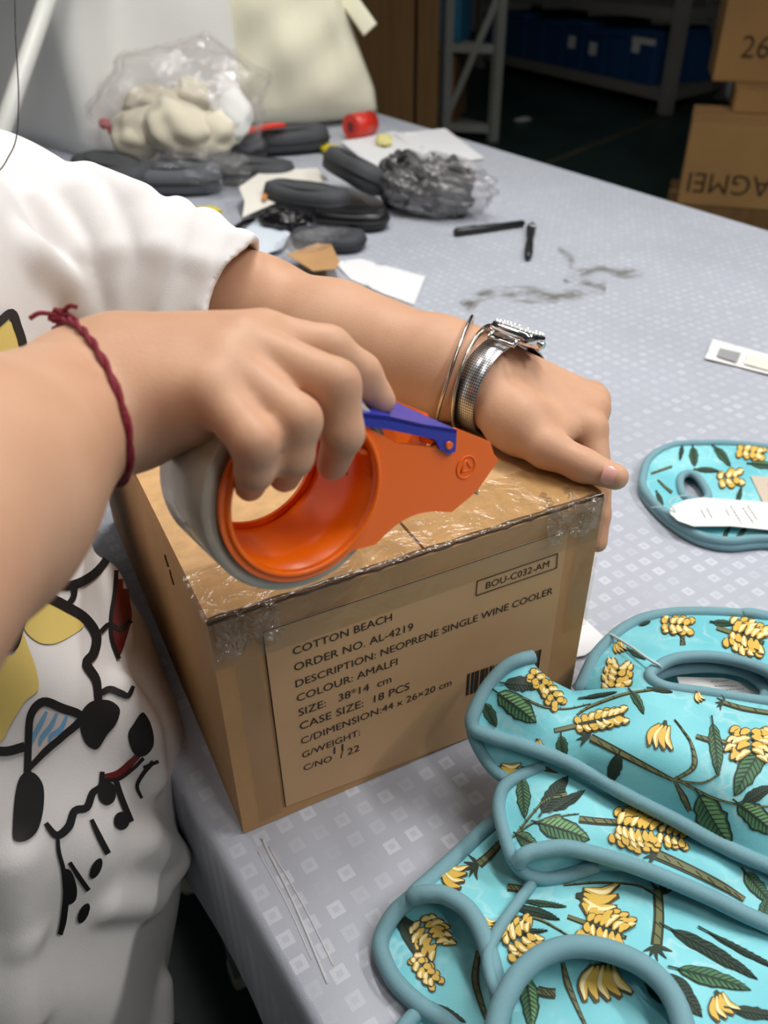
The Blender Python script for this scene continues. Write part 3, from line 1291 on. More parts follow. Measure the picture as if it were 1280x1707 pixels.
# trousers and shoes
M_trouser = mat('black_trousers', (22, 22, 25), 0.85, var=0.2, vscale=30)
legs_f = [Ell((-0.205, 0.16, -0.12), (0.165, 0.118, 0.14), sv, (0, 0, 1))]
for s_ in (-1, 1):
    hpnt = Vector((-0.20, 0.16, -0.16)) + sv * (0.085 * s_)
    kn = hpnt + Vector((0.02, 0, -0.28))
    an = Vector((hpnt.x - 0.01, hpnt.y, FLOOR + 0.09)) + sv * (0.02 * s_)
    legs_f += [capv(hpnt, kn, 0.085, 0.066), capv(kn, an, 0.066, 0.056)]


def trouser_post(p, d):
    d = d + 0.002 * np.sin(p[:, 2] * 50 + p[:, 1] * 30)
    return np.maximum(d, np.maximum(p[:, 2] + 0.05, (FLOOR + 0.07) - p[:, 2]))


tv, tf = surface(Field([(0.03, 0.04, legs_f)], trouser_post), (-0.42, -0.10, FLOOR), (0.02, 0.42, 0.0), 0.006)
obj('trousers', mesh_from('trousers', tv, tf), M_trouser, person)
M_shoe = mat('black_shoe', (26, 25, 26), 0.6)
for s_ in (-1, 1):
    an = Vector((-0.21, 0.16, FLOOR)) + sv * (0.105 * s_)
    fld = Field([(0.02, 0.03, [capv(an + Vector((-0.02, 0, 0.055)), an + fv * 0.06 + Vector((0, 0, 0.045)), 0.040, 0.038),
                               capv(an + fv * 0.06 + Vector((0, 0, 0.045)), an + fv * 0.15 + Vector((0, 0, 0.035)), 0.040, 0.030)])],
                lambda p, d: np.maximum(d, (FLOOR + 0.001) - p[:, 2]))
    v_, f_ = surface(fld, an - Vector((0.12, 0.12, 0.01)), an + Vector((0.24, 0.16, 0.13)), 0.005)
    obj('shoe', mesh_from('shoe', v_, f_), M_shoe, person)
# hair: a cap with a tied tail, and the loose strand that hangs into the picture
M_hair = mat('black_hair', (24, 19, 18), 0.45, bump=0.4, bscale=60, stretch=(6, 6, 1))


def hair_post(p, d):
    q = (p - np.array(HEAD)) @ np.array([list(v) for v in hM])
    cut = np.maximum(q[:, 0] - 0.045, -(q[:, 2] - 0.050))           # leave the face free below the fringe
    face_cut = np.maximum(0.035 - q[:, 0], q[:, 2] - 0.050)
    return np.maximum(d, -np.maximum(face_cut, np.abs(q[:, 1]) - 0.072))


hf = Field([(0.02, 0.02, [Ell(hp(-0.008, 0, 0.012), (0.096, 0.084, 0.108), hx, hM.col[2]), capv(hp(-0.09, 0, 0.03), hp(-0.125, 0.0, -0.05), 0.032, 0.026),
                          capv(hp(-0.125, 0, -0.05), hp(-0.13, 0.0, -0.16), 0.026, 0.012)])], hair_post)
v_, f_ = surface(hf, HEAD - Vector((0.3, 0.25, 0.25)), HEAD + Vector((0.2, 0.2, 0.2)), 0.004)
hair = obj('hair', mesh_from('hair', v_, f_), M_hair, person)
bm = bmesh.new()
st = [hp(0.03, -0.07, 0.03)] + [P(x, y, d=d) for x, y, d in ((10, -260, .47), (20, -110, .47), (24, -30, .465), (26, 60, .46), (31, 160, .455), (27, 230, .45), (12, 265, .447), (0, 283, .445), (-20, 300, .445))]
tube(bm, catmull(st, 6), 0.00035, 5)
obj('hair_strand', bm, M_hair, hair)

# print on the shirt: thick ink outlines, yellow and dark patches laid on the cloth (a plain made-up design)
bvh = BVHTree.FromPolygons([Vector(v) for v in sv_], [tuple(f) for f in sf_])


def on_shirt(x, y, lift):
    v = ray(x, y).normalized()
    h = bvh.ray_cast(CAM_LOC, v, 2.0)
    if h[0] is None:
        return None
    n = h[1] if h[1].dot(v) < 0 else -h[1]
    return h[0] + n * (0.0009 + lift)


INK, YEL, BLU, RED, GRY = range(5)
pm = [mat('print_black', (20, 18, 20), 0.6), mat('print_yellow', (222, 198, 112), 0.7), mat('print_blue', (108, 160, 198), 0.7),
      mat('print_red', (104, 28, 28), 0.45), mat('print_grey', (205, 196, 192), 0.8)]
dc = Decal(on_shirt)
A1, A2 = 0.0000, 0.0006
K, Y_, B_, RD = INK, YEL, BLU, RED
dc.blob([(-30, 560), (0, 535), (20, 540), (34, 560), (30, 590), (-30, 600)], Y_, A1)
dc.stroke([(-40, 570), (-6, 538), (16, 522), (26, 545), (34, 570), (38, 600)], 14, K, A2)
# large pebble outline at the top
dc.stroke([(84, 890), (92, 915), (82, 945), (92, 970), (116, 976), (148, 962), (176, 935), (192, 905), (196, 870), (194, 846)], [14, 14, 14, 16, 16, 15, 13, 12, 11, 9], K, A2)
dc.stroke([(60, 938), (74, 930), (84, 918)], 12, K, A2)
dc.blob([(188, 848), (183, 840), (192, 840), (202, 834), (206, 845), (198, 853)], K, A2, 6)
dc.blob([(192, 900), (206, 890), (212, 900), (206, 912), (198, 915)], K, A2, 6)
dc.stroke([(122, 978), (120, 995), (112, 1008)], 10, K, A2)
# dark red drips down the side seam
dc.blob([(196, 925), (208, 915), (216, 935), (214, 990), (218, 1030), (206, 1075), (196, 1095), (186, 1075), (184, 1040), (190, 990)], RD, A1, 8)
dc.stroke([(193, 930), (190, 985), (183, 1030), (184, 1065), (196, 1100)], 7, K, A2)
dc.stroke([(165, 1055), (180, 1042), (200, 1050), (216, 1035)], 8, K, A2)
# yellow patch with a thick scalloped outline
dc.blob([(50, 1005), (68, 998), (90, 1010), (112, 1022), (138, 1042), (118, 1060), (88, 1074), (60, 1070), (38, 1045)], Y_, A1)
dc.blob([(-30, 1105), (0, 1095), (22, 1090), (34, 1055), (46, 1080), (60, 1120), (62, 1150), (40, 1170), (15, 1210), (0, 1235), (-40, 1240)], Y_, A1)
dc.stroke([(-30, 1085), (0, 1082), (20, 1076), (30, 1045), (38, 1020), (44, 1000), (62, 990), (86, 1000), (112, 1014), (140, 1032), (158, 1060), (154, 1090), (142, 1108), (158, 1135), (162, 1170)], [14, 14, 16, 16, 16, 18, 17, 17, 17, 16, 16, 16, 16, 15, 13], K, A2)
dc.stroke([(166, 1156), (182, 1150), (200, 1156), (212, 1160), (220, 1145)], [10, 11, 11, 9, 6], K, A2)
# striped pennant
pen = [(52, 1185), (62, 1178), (96, 1188), (126, 1200), (100, 1225), (70, 1250), (48, 1272)]
dc.fill(pen, GRY, A1, 8)
for k in range(4):
    x = 58 + k * 17
    dc.stroke([(x + 18, 1186 + k * 3), (x + 8, 1206 + k * 4), (x - 6 - k, 1232 - k * 3), (x - 10 - k, 1248 - k * 6)], [5, 8, 8, 4], B_, 0.0004)
dc.stroke([(44, 1290), (46, 1230), (50, 1190), (70, 1170), (100, 1180), (134, 1196), (104, 1226), (74, 1252), (44, 1284)], [12, 12, 13, 15, 15, 14, 12, 12, 8], K, A2, False)
dc.stroke([(-20, 1250), (10, 1252), (40, 1244)], 16, K, A2)
# dark round patches and an outlined swirl
dc.blob([(132, 1190), (150, 1170), (180, 1168), (198, 1182), (192, 1205), (176, 1225), (160, 1248), (142, 1240), (132, 1215)], K, A2)
dc.blob([(24, 1320), (34, 1292), (54, 1288), (70, 1310), (70, 1350), (60, 1385), (42, 1402), (22, 1400), (20, 1370)], K, A2)
dc.stroke([(74, 1372), (92, 1392), (112, 1378), (122, 1352), (142, 1346), (152, 1322), (166, 1310), (168, 1286)], [8, 13, 14, 13, 13, 12, 11, 8], K, A2)
dc.stroke([(174, 1296), (196, 1290), (216, 1272), (232, 1256)], [12, 14, 12, 8], RD, A1)
dc.stroke([(172, 1300), (196, 1298), (220, 1280), (238, 1262)], 6, K, A2)
dc.blob([(212, 1225), (222, 1205), (236, 1188), (250, 1210), (254, 1240), (240, 1258), (222, 1254)], K, A2)
dc.stroke([(254, 1268), (236, 1290), (226, 1310), (234, 1330)], [8, 7, 6, 5], K, A2)
dc.stroke([(238, 1278), (262, 1268)], 6, K, A2)
# note-like strokes
dc.stroke([(190, 1298), (200, 1330), (216, 1370)], [9, 10, 10], K, A2)
for x, y, rx, ry in ((176, 1322, 15, 20), (200, 1368, 13, 15)):
    dc.blob([(x + rx * math.cos(t), y + ry * math.sin(t)) for t in [k * math.pi / 4 for k in range(8)]], K, A2, 6)
dc.stroke([(150, 1366), (164, 1396), (178, 1422)], [7, 10, 10], K, A2)
dc.stroke([(94, 1396), (96, 1420), (104, 1450), (108, 1490), (104, 1530), (98, 1556)], [6, 7, 8, 10, 11, 9], K, A2)
dc.blob([(104, 1452), (116, 1450), (126, 1476), (124, 1498), (110, 1502)], K, A2, 6)
dc.stroke([(114, 1436), (130, 1460), (146, 1482)], [7, 8, 8], K, A2)
for x, y, a in ((158, 1446, 25), (138, 1520, 25)):
    dc.blob([(x + 8 * math.cos(t) * math.cos(R(a)) - 18 * math.sin(t) * math.sin(R(a)), y + 8 * math.cos(t) * math.sin(R(a)) + 18 * math.sin(t) * math.cos(R(a))) for t in [k * math.pi / 4 for k in range(8)]], K, A2, 6)

dc.build('shirt_print', pm, shirt, label='printed design of black outlines with yellow, blue and dark red patches', kind='stuff')

# ------------------------------------------------------------------ worn on the wrists
# red string bracelet
bm = bmesh.new()
ax = (T_(215, 635, 0.378) - T_(20, 735, 0.335)).normalized()
M_red = mat('red_cord', (128, 24, 44), 0.7, bump=0.5, bscale=900)
far_side = T_(100, 545, 0.400)
# the cord follows the skin: a slice of the wrist through the plane seen edge-on in the picture
body_bvh = BVHTree.FromPolygons([Vector(v) for v in bv], [tuple(f) for f in bf])
e1_, e2_ = T_(98, 545, 0.38), T_(168, 770, 0.38)
ud = (e2_ - e1_).normalized()
axn = (T_(300, 640, 0.376) - T_(0, 760, 0.330)).normalized()
axn = (axn - ud * axn.dot(ud)).normalized()
vd = axn.cross(ud)
Cb = T_(133, 657, 0.378)
loop_ = []
for k in range(80):
    a = 2 * math.pi * k / 80
    dr = ud * math.cos(a) + vd * math.sin(a)
    h_ = body_bvh.ray_cast(Cb + dr * 0.10, -dr, 0.2)
    loop_.append((h_[0] if h_[0] else Cb + dr * .03) + dr * 0.0016)
brt = thing('string_bracelet', Cb, 'knotted dark red string bracelet on the wrist of the hand holding the tape dispenser', 'bracelet')
for ph in (0, math.pi):
    bm2 = bmesh.new()
    q = []
    for i, p in enumerate(loop_):
        t = (loop_[(i + 1) % len(loop_)] - loop_[i - 1]).normalized()
        M3 = frame(t)
        a_ = i * 0.9 + ph
        q.append(p + M3 @ Vector((math.cos(a_), math.sin(a_), 0)) * 0.0009)
    tube(bm2, q, 0.0011, 7, True)
    obj('cord', bm2, M_red, brt)
bm.free()
bm = bmesh.new()
rk = random.Random(4)
kc = min(loop_, key=lambda p: (Mcam.transposed() @ (p - CAM_LOC)).y * -1) + Vector((0, 0, .003))
for k in range(7):
    q = [kc + (Mcam @ Vector((rk.uniform(-8, 8) * (1 if j else .3), rk.uniform(-4, 4), rk.uniform(-2, 2)))) * 0.00055 for j in range(5)]
    tube(bm, catmull(q, 5, True), 0.0014, 6, True)
for e in ((-.012, -.002), (.010, -.004), (.009, .003)):
    q_ = kc + Mcam @ Vector((e[0], e[1], .003))
    tube(bm, catmull([kc, kc.lerp(q_, .6) + Vector((0, 0, .002)), q_], 6), 0.0011, 6)
obj('knot', bm, M_red, brt)

# silver bangles on the left forearm
M_silver = mat('silver', (206, 198, 186), 0.22, 1.0, bump=0.05, bscale=60)


def skin_loop(c, ax_, ref, n=72, lift=0.001, width=0.0):
    """closed loop of points on the skin round a limb, and their outward directions"""
    Mx = frame(ax_, ref)
    pts, dirs = [], []
    for k in range(n):
        a = 2 * math.pi * k / n
        dr = Mx @ Vector((math.cos(a), math.sin(a), 0))
        best = 0.0
        for w_ in ((0,) if not width else (-width, 0, width)):
            h_ = body_bvh.ray_cast(c + ax_ * w_ + dr * 0.055, -dr, 0.055)
            if h_[0]:
                best = max(best, (h_[0] - c).dot(dr))
        pts.append(best)
        dirs.append(dr)
    for _ in range(3):
        pts = [max(pts[i], (pts[i - 1] + pts[i] + pts[(i + 1) % n]) / 3) for i in range(n)]
    return [c + dirs[i] * (pts[i] + lift) for i in range(n)], dirs


def bangle(px0, px1, rad, lab_, tilt):
    c = P(*px0, z=0.2385)
    axd = (P(808, 628, z=0.232) - P(660, 580, z=0.247)).normalized()
    n = (axd + Vector(tilt)).normalized()
    Mx = frame(n, Vector((0, 0, 1)))
    q, _d = skin_loop(c, n, Vector((0, 0, 1)), 72, rad)
    bm = bmesh.new()
    tube(bm, q, 0.0014, 8, True, flat=1.5)
    return obj('bangle', bm, M_silver, None, lab_, 'bangle', 'silver bangles')


bangle((756, 620), None, 0.0045, 'thin silver bangle farther up the forearm, away from the watch', (-0.04, 0.08, 0.0))
bangle((786, 628), None, 0.0040, 'thin silver bangle lying right beside the watch', (-0.16, -0.06, 0.14))

# wrist watch with woven steel strap
Cw = P(826, 641, z=0.2315)
axw = (P(868, 655, z=0.2325) - P(740, 604, z=0.2365)).normalized()
upw = Vector((0.28, 0.28, 0.9))
upw = (upw - axw * upw.dot(axw)).normalized()
sdw = axw.cross(upw)                                   # towards / away across the wrist
watch = thing('wristwatch', Cw, 'silver wristwatch with a woven steel strap on the wrist resting on the carton', 'watch')


def mesh_strap_mat():
    m = bpy.data.materials.new('woven_steel')
    m.use_nodes = True
    nt = m.node_tree
    b = nt.nodes['Principled BSDF']
    b.inputs['Metallic'].default_value = 1
    b.inputs['Roughness'].default_value = 0.3
    uv = nt.nodes.new('ShaderNodeUVMap')
    ck = nt.nodes.new('ShaderNodeTexChecker')
    ck.inputs['Scale'].default_value = 1
    ck.inputs['Color1'].default_value = (0.62, 0.62, 0.62, 1)
    ck.inputs['Color2'].default_value = (0.22, 0.22, 0.23, 1)
    mp = nt.nodes.new('ShaderNodeMapping')
    mp.inputs['Rotation'].default_value = (0, 0, R(45))
    nt.links.new(uv.outputs[0], mp.inputs[0])
    nt.links.new(mp.outputs[0], ck.inputs['Vector'])
    nt.links.new(ck.outputs[0], b.inputs['Base Color'])
    bp = nt.nodes.new('ShaderNodeBump')
    bp.inputs['Strength'].default_value = 0.5
    bp.inputs['Distance'].default_value = 0.0006
    nt.links.new(ck.outputs['Fac'], bp.inputs['Height'])
    nt.links.new(bp.outputs[0], b.inputs['Normal'])
    return m


M_weave = mesh_strap_mat()
bm = bmesh.new()
uvl = bm.loops.layers.uv.verify()
NS = 72
_lp, _dr = skin_loop(Cw, axw, upw, NS, 0.0008, 0.008)
rb_ = (_lp[0] - Cw).length
g = []
for i in range(NS):
    a = 2 * math.pi * i / NS
    row = []
    for (w_, k_) in ((-0.0095, 0), (0.0095, 0), (0.0095, 0.0013), (-0.0095, 0.0013)):
        row.append(bm.verts.new(_lp[i] + axw * w_ + _dr[i] * k_))
    g.append(row)
for i in range(NS):
    A, B = g[i], g[(i + 1) % NS]
    for k in range(4):
        f = bm.faces.new((A[k], A[(k + 1) % 4], B[(k + 1) % 4], B[k]))
        f.smooth = k == 2
        for lp, (u, v) in zip(f.loops, ((k, i), (k + 1, i), (k + 1, i + 1), (k, i + 1))):
            lp[uvl].uv = ((u - 2) * 15.0, v * 2.4)
obj('strap', bm, M_weave, watch, label='woven steel strap')
M_steelp = mat('polished_steel', (222, 222, 222), 0.12, 1.0)
Mw = Matrix((axw, sdw, upw)).transposed()
cc = Cw + upw * (rb_ + 0.0052) + axw * 0.004
bm = bmesh.new()
outl = []
for k in range(40):
    a = 2 * math.pi * k / 40
    e = 0.62
    outl.append((0.0205 * math.copysign(abs(math.cos(a)) ** e, math.cos(a)), 0.0165 * math.copysign(abs(math.sin(a)) ** e, math.sin(a))))
ringz = [(-0.0048, 0.92), (-0.0040, 0.99), (0.0022, 1.0), (0.0044, 0.95), (0.0050, 0.86)]
rr_ = [[bm.verts.new(cc + Mw @ Vector((x * s_, y * s_, z))) for x, y in outl] for z, s_ in ringz]
for A, B in zip(rr_, rr_[1:]):
    for k in range(40):
        bm.faces.new((A[k], A[(k + 1) % 40], B[(k + 1) % 40], B[k])).smooth = True
bm.faces.new(rr_[-1])
bm.faces.new(list(reversed(rr_[0])))
bmesh.ops.recalc_face_normals(bm, faces=bm.faces)
case = obj('case', bm, M_steelp, watch)
bm = bmesh.new()
vs = [bm.verts.new(cc + Mw @ Vector((x * 0.80, y * 0.80, 0.0053))) for x, y in outl]
bm.faces.new(vs)
obj('dial', bm, mat('dial_white', (225, 225, 222), 0.2), case)
bm = bmesh.new()
for k in range(24):
    a = 2 * math.pi * k / 24
    p = cc + Mw @ Vector((0.0172 * math.copysign(abs(math.cos(a)) ** .62, math.cos(a)), 0.0137 * math.copysign(abs(math.sin(a)) ** .62, math.sin(a)), 0.0055))
    bmesh.ops.create_icosphere(bm, subdivisions=1, radius=0.0013, matrix=Matrix.Translation(p))
obj('bezel_stones', bm, mat('clear_stone', (240, 240, 240), 0.05, 0.6), case)
bm = bmesh.new()
tube(bm, [cc + Mw @ Vector((0.020, 0.0, -0.001)), cc + Mw @ Vector((0.0235, 0.0, -0.001))], 0.0027, 14)
obj('crown', bm, M_steelp, case)
for s_ in (-1, 1):
    bm = bmesh.new()
    for t_ in (-1, 1):
        p0 = cc + Mw @ Vector((t_ * 0.0105, s_ * 0.0150, -0.002))
        tube(bm, catmull([p0, p0 + Mw @ Vector((0, s_ * 0.0045, -0.0012)), p0 + Mw @ Vector((0, s_ * 0.0075, -0.0048))], 5), 0.0017, 8)
    p0 = cc + Mw @ Vector((-0.0105, s_ * 0.0222, -0.006))
    tube(bm, [p0, p0 + axw * 0.021], 0.0014, 8)
    obj('lug', bm, M_steelp, case)

# ------------------------------------------------------------------ tape dispenser in the right hand, with its roll
ax_c = Vector((-0.57, 0.36, -0.73)).normalized()          # roll axis in camera axes, pointing away
AX = (Mcam @ ax_c).normalized()
DC = P(507, 823, d=0.388)                                   # centre of the near side plate's ring
E1 = (Mcam @ Vector((0.814, 0.15, -0.56)))
E1 = (E1 - AX * E1.dot(AX)).normalized()
E2 = AX.cross(E1)
if (Mcam.transposed() @ E2).y < 0:
    E2 = -E2
PLATE_D = (DC - CAM_LOC).dot(AX)


def on_plate(px, py):
    """2-D plate coordinates of the point of the near plate's plane seen at a pixel"""
    v = ray(px, py)
    p = CAM_LOC + v * (PLATE_D / v.dot(AX)) - DC
    return p.dot(E1), p.dot(E2)


def D3(x, y, h):
    return DC + E1 * x + E2 * y + AX * h


M_orange = mat('orange_plastic', (255, 113, 8), 0.32, spec=0.45)
M_bluep = mat('blue_plastic', (36, 50, 170), 0.28, spec=0.5)
M_blade = mat('blade_steel', (170, 170, 172), 0.25, 1.0)
disp = thing('tape_dispenser', DC, 'orange handheld tape dispenser with blue lever, gripped over the carton', 'tape dispenser')
RO, RI, WID = 0.0440, 0.0388, 0.052
outline_px = [(600, 727), (660, 737), (716, 743), (738, 722), (756, 712), (812, 734), (818, 754), (826, 764), (808, 790), (790, 816), (748, 851)]
outline_px += [(p.x, p.y) for p in catmull([Vector((748, 851, 0)), Vector((715, 850, 0)), Vector((688, 855, 0)), Vector((662, 868, 0)), Vector((642, 884, 0)), Vector((622, 904, 0))], 4)][1:]
arm = [on_plate(*p) for p in outline_px]
_al = math.atan2(arm[-1][1], arm[-1][0]) - 0.22
arm.append((RO * math.cos(_al), RO * math.sin(_al)))


def side_plate(h0, h1, hole):
    """ring with a tapering arm"""
    bm = bmesh.new()
    a0 = math.atan2(arm[-1][1], arm[-1][0])
    a1 = math.atan2(arm[0][1], arm[0][0])
    if a1 < a0:
        a1 += 2 * math.pi
    # arc the long way round, from the arm's top back to its underside
    n = 44
    arc = []
    for k in range(n + 1):
        a = a1 + (a0 + 2 * math.pi - a1) * k / n
        arc.append((RO * math.cos(a), RO * math.sin(a)))
    poly = arc + [tuple(p) for p in reversed(arm)][1:-1]
    holes = [[(hole * math.cos(2 * math.pi * k / 48), hole * math.sin(2 * math.pi * k / 48)) for k in range(48)]] if hole else []
    vs, fs = cdt(poly, 0.006, holes)
    top = [bm.verts.new(D3(v.x, v.y, h0)) for v in vs]
    bot = [bm.verts.new(D3(v.x, v.y, h1)) for v in vs]
    for f in fs:
        bm.faces.new([top[i] for i in f])
        bm.faces.new([bot[i] for i in reversed(f)])
    be = [e for e in bm.edges if len(e.link_faces) == 1]
    m_ = {}
    for a, b in zip(top, bot):
        m_[a] = b
    for e in be:
        a, b = e.verts
        if a in m_ and b in m_:
            bm.faces.new((a, b, m_[b], m_[a]))
    bmesh.ops.recalc_face_normals(bm, faces=bm.faces)
    es = [e for e in bm.edges if len(e.link_faces) == 2 and e.calc_face_angle(0) > 1.2]
    bmesh.ops.bevel(bm, geom=es, offset=0.0008, segments=2, affect='EDGES', clamp_overlap=True)
    return bm


obj('side_plate', side_plate(-0.0026, 0.0, RI), M_orange, disp)
obj('side_plate', side_plate(WID, WID + 0.0024, RI - 0.003), M_orange, disp)
# core drum with a slot through its wall, seen from inside the ring
bm = bmesh.new()
ncore = 60
slot = [i for i in range(ncore) if -0.10 < math.atan2(math.sin(2 * math.pi * (i + .5) / ncore), math.cos(2 * math.pi * (i + .5) / ncore)) < 0.30]
rings = []
for r_, h_ in ((RI, 0.0), (RI, 0.022), (RI, 0.046), (RI, WID), (RI + 0.0018, WID), (RI + 0.0018, 0.046), (RI + 0.0018, 0.022), (RI + 0.0018, 0.0)):
    rings.append([bm.verts.new(D3(r_ * math.cos(2 * math.pi * k / ncore), r_ * math.sin(2 * math.pi * k / ncore), h_)) for k in range(ncore)])
for j in range(8):
    for k in range(ncore):
        if k in slot and j in (1, 5):
            continue
        bm.faces.new((rings[j][k], rings[j][(k + 1) % ncore], rings[(j + 1) % 8][(k + 1) % ncore], rings[(j + 1) % 8][k])).smooth = True
obj('core', bm, M_orange, disp)
# rounded rolled rim round the near hole
bm = bmesh.new()
tube(bm, [D3((RI + 0.0012) * math.cos(2 * math.pi * k / 64), (RI + 0.0012) * math.sin(2 * math.pi * k / 64), -0.0026) for k in range(64)], 0.0016, 8, True)
obj('rim', bm, M_orange, disp)
# bridge between the plates at the nose, the cutting blade, the roller
nose = [on_plate(*p) for p in ((800, 740), (815, 752), (822, 764), (806, 788), (796, 780))]
bm = bmesh.new()
extrude_poly(bm, [D3(x, y, 0.0005) for x, y in nose], AX * (WID - 0.001))
bmesh.ops.recalc_face_normals(bm, faces=bm.faces)
obj('nose_bridge', bm, M_orange, disp)
bm = bmesh.new()
b0, b1 = on_plate(806, 796), on_plate(800, 826)
n = 26
for i in range(n):
    h0, h1 = 0.003 + (WID - 0.006) * i / n, 0.003 + (WID - 0.006) * (i + 1) / n
    A = [D3(b0[0], b0[1], h0), D3(b0[0], b0[1], h1), D3(b1[0], b1[1], h1), D3(b1[0] + 0.0015, b1[1] - 0.0015, (h0 + h1) / 2), D3(b1[0], b1[1], h0)]
    extrude_poly(bm, A, E1 * 0.0006)
bmesh.ops.recalc_face_normals(bm, faces=bm.faces)
obj('blade', bm, M_blade, disp)
bm = bmesh.new()
rc = on_plate(690, 800)
tube(bm, [D3(rc[0], rc[1], 0.001), D3(rc[0], rc[1], WID - 0.001)], 0.006, 16)
obj('roller', bm, M_orange, disp)
# inner floor between the plates under the lever
fl_ = [on_plate(*p) for p in ((604, 736), (716, 752), (716, 760), (604, 744))]
bm = bmesh.new()
extrude_poly(bm, [D3(x, y - 0.004, 0.0005) for x, y in fl_], AX * (WID - 0.001))
bmesh.ops.recalc_face_normals(bm, faces=bm.faces)
obj('inner_web', bm, M_orange, disp)
# blue lever: a channel that spans the plates, pinned at the front
hv_px = [(500, 681), (560, 680), (640, 690), (700, 704), (752, 712), (750, 748), (738, 753), (724, 744), (716, 728), (640, 712), (560, 700), (500, 702)]
hv = [on_plate(*p) for p in hv_px]
bm = bmesh.new()
extrude_poly(bm, [D3(x, y, -0.0046) for x, y in hv], AX * 0.0020)
extrude_poly(bm, [D3(x, y, WID + 0.0026) for x, y in hv], AX * 0.0020)
tp = hv[:5]
extrude_poly(bm, [D3(x, y, -0.0046) for x, y in tp] + [D3(x, y - 0.002, -0.0046) for x, y in reversed(tp)], AX * (WID + 0.0092))
bmesh.ops.recalc_face_normals(bm, faces=bm.faces)
obj('lever', bm, M_bluep, disp, label='blue plastic lever')
pc = on_plate(738, 737)
bm = bmesh.new()
tube(bm, [D3(pc[0], pc[1], -0.0060), D3(pc[0], pc[1], WID + 0.006)], 0.0020, 12)
obj('pin', bm, M_orange, disp)
# raised mark: a triangle inside a circle
mc = on_plate(771, 776)
bm = bmesh.new()
tube(bm, [D3(mc[0] + 0.0062 * math.cos(2 * math.pi * k / 32), mc[1] + 0.0062 * math.sin(2 * math.pi * k / 32), -0.0027) for k in range(32)], 0.00055, 6, True)
tr = [(mc[0] + 0.0042 * math.cos(a), mc[1] + 0.0042 * math.sin(a)) for a in (R(100), R(220), R(340))]
for i in range(3):
    tube(bm, [D3(tr[i][0], tr[i][1], -0.0027), D3(tr[(i + 1) % 3][0], tr[(i + 1) % 3][1], -0.0027)], 0.00055, 6)
obj('raised_mark', bm, M_orange, disp)

roll = thing('tape_roll', D3(0, 0, WID / 2), 'part-used roll of clear packing tape mounted on the orange dispenser', 'tape')
Mr = Matrix((E1, E2, AX)).transposed()
M_rolled = mat('wound_tape', (192, 184, 168), 0.28, spec=0.5, coat=0.4, bump=0.25, bscale=70, var=0.10, vscale=35)
M_rollside = mat('wound_tape_edge', (170, 160, 138), 0.5, bump=0.15, bscale=500)
bm = bmesh.new()
RT = 0.0505
lathe(bm, [(RI + 0.0045, 0.0015), (RT - 0.0006, 0.0015), (RT, 0.0024), (RT, 0.0495), (RT - 0.0006, 0.0505), (RI + 0.0045, 0.0505)], DC, Mr if Mr.determinant() > 0 else Matrix((E2, E1, AX)).transposed(), 72, True)
bmesh.ops.recalc_face_normals(bm, faces=bm.faces)
obj('wound_film', bm, M_rolled, roll)
bm = bmesh.new()
lathe(bm, [(RI + 0.0022, 0.0012), (RI + 0.0043, 0.0012), (RI + 0.0043, 0.0508), (RI + 0.0022, 0.0508)], DC, Mr if Mr.determinant() > 0 else Matrix((E2, E1, AX)).transposed(), 60, True)
bmesh.ops.recalc_face_normals(bm, faces=bm.faces)
obj('paper_core', bm, mat('paper_core', (190, 176, 150), 0.8), roll)

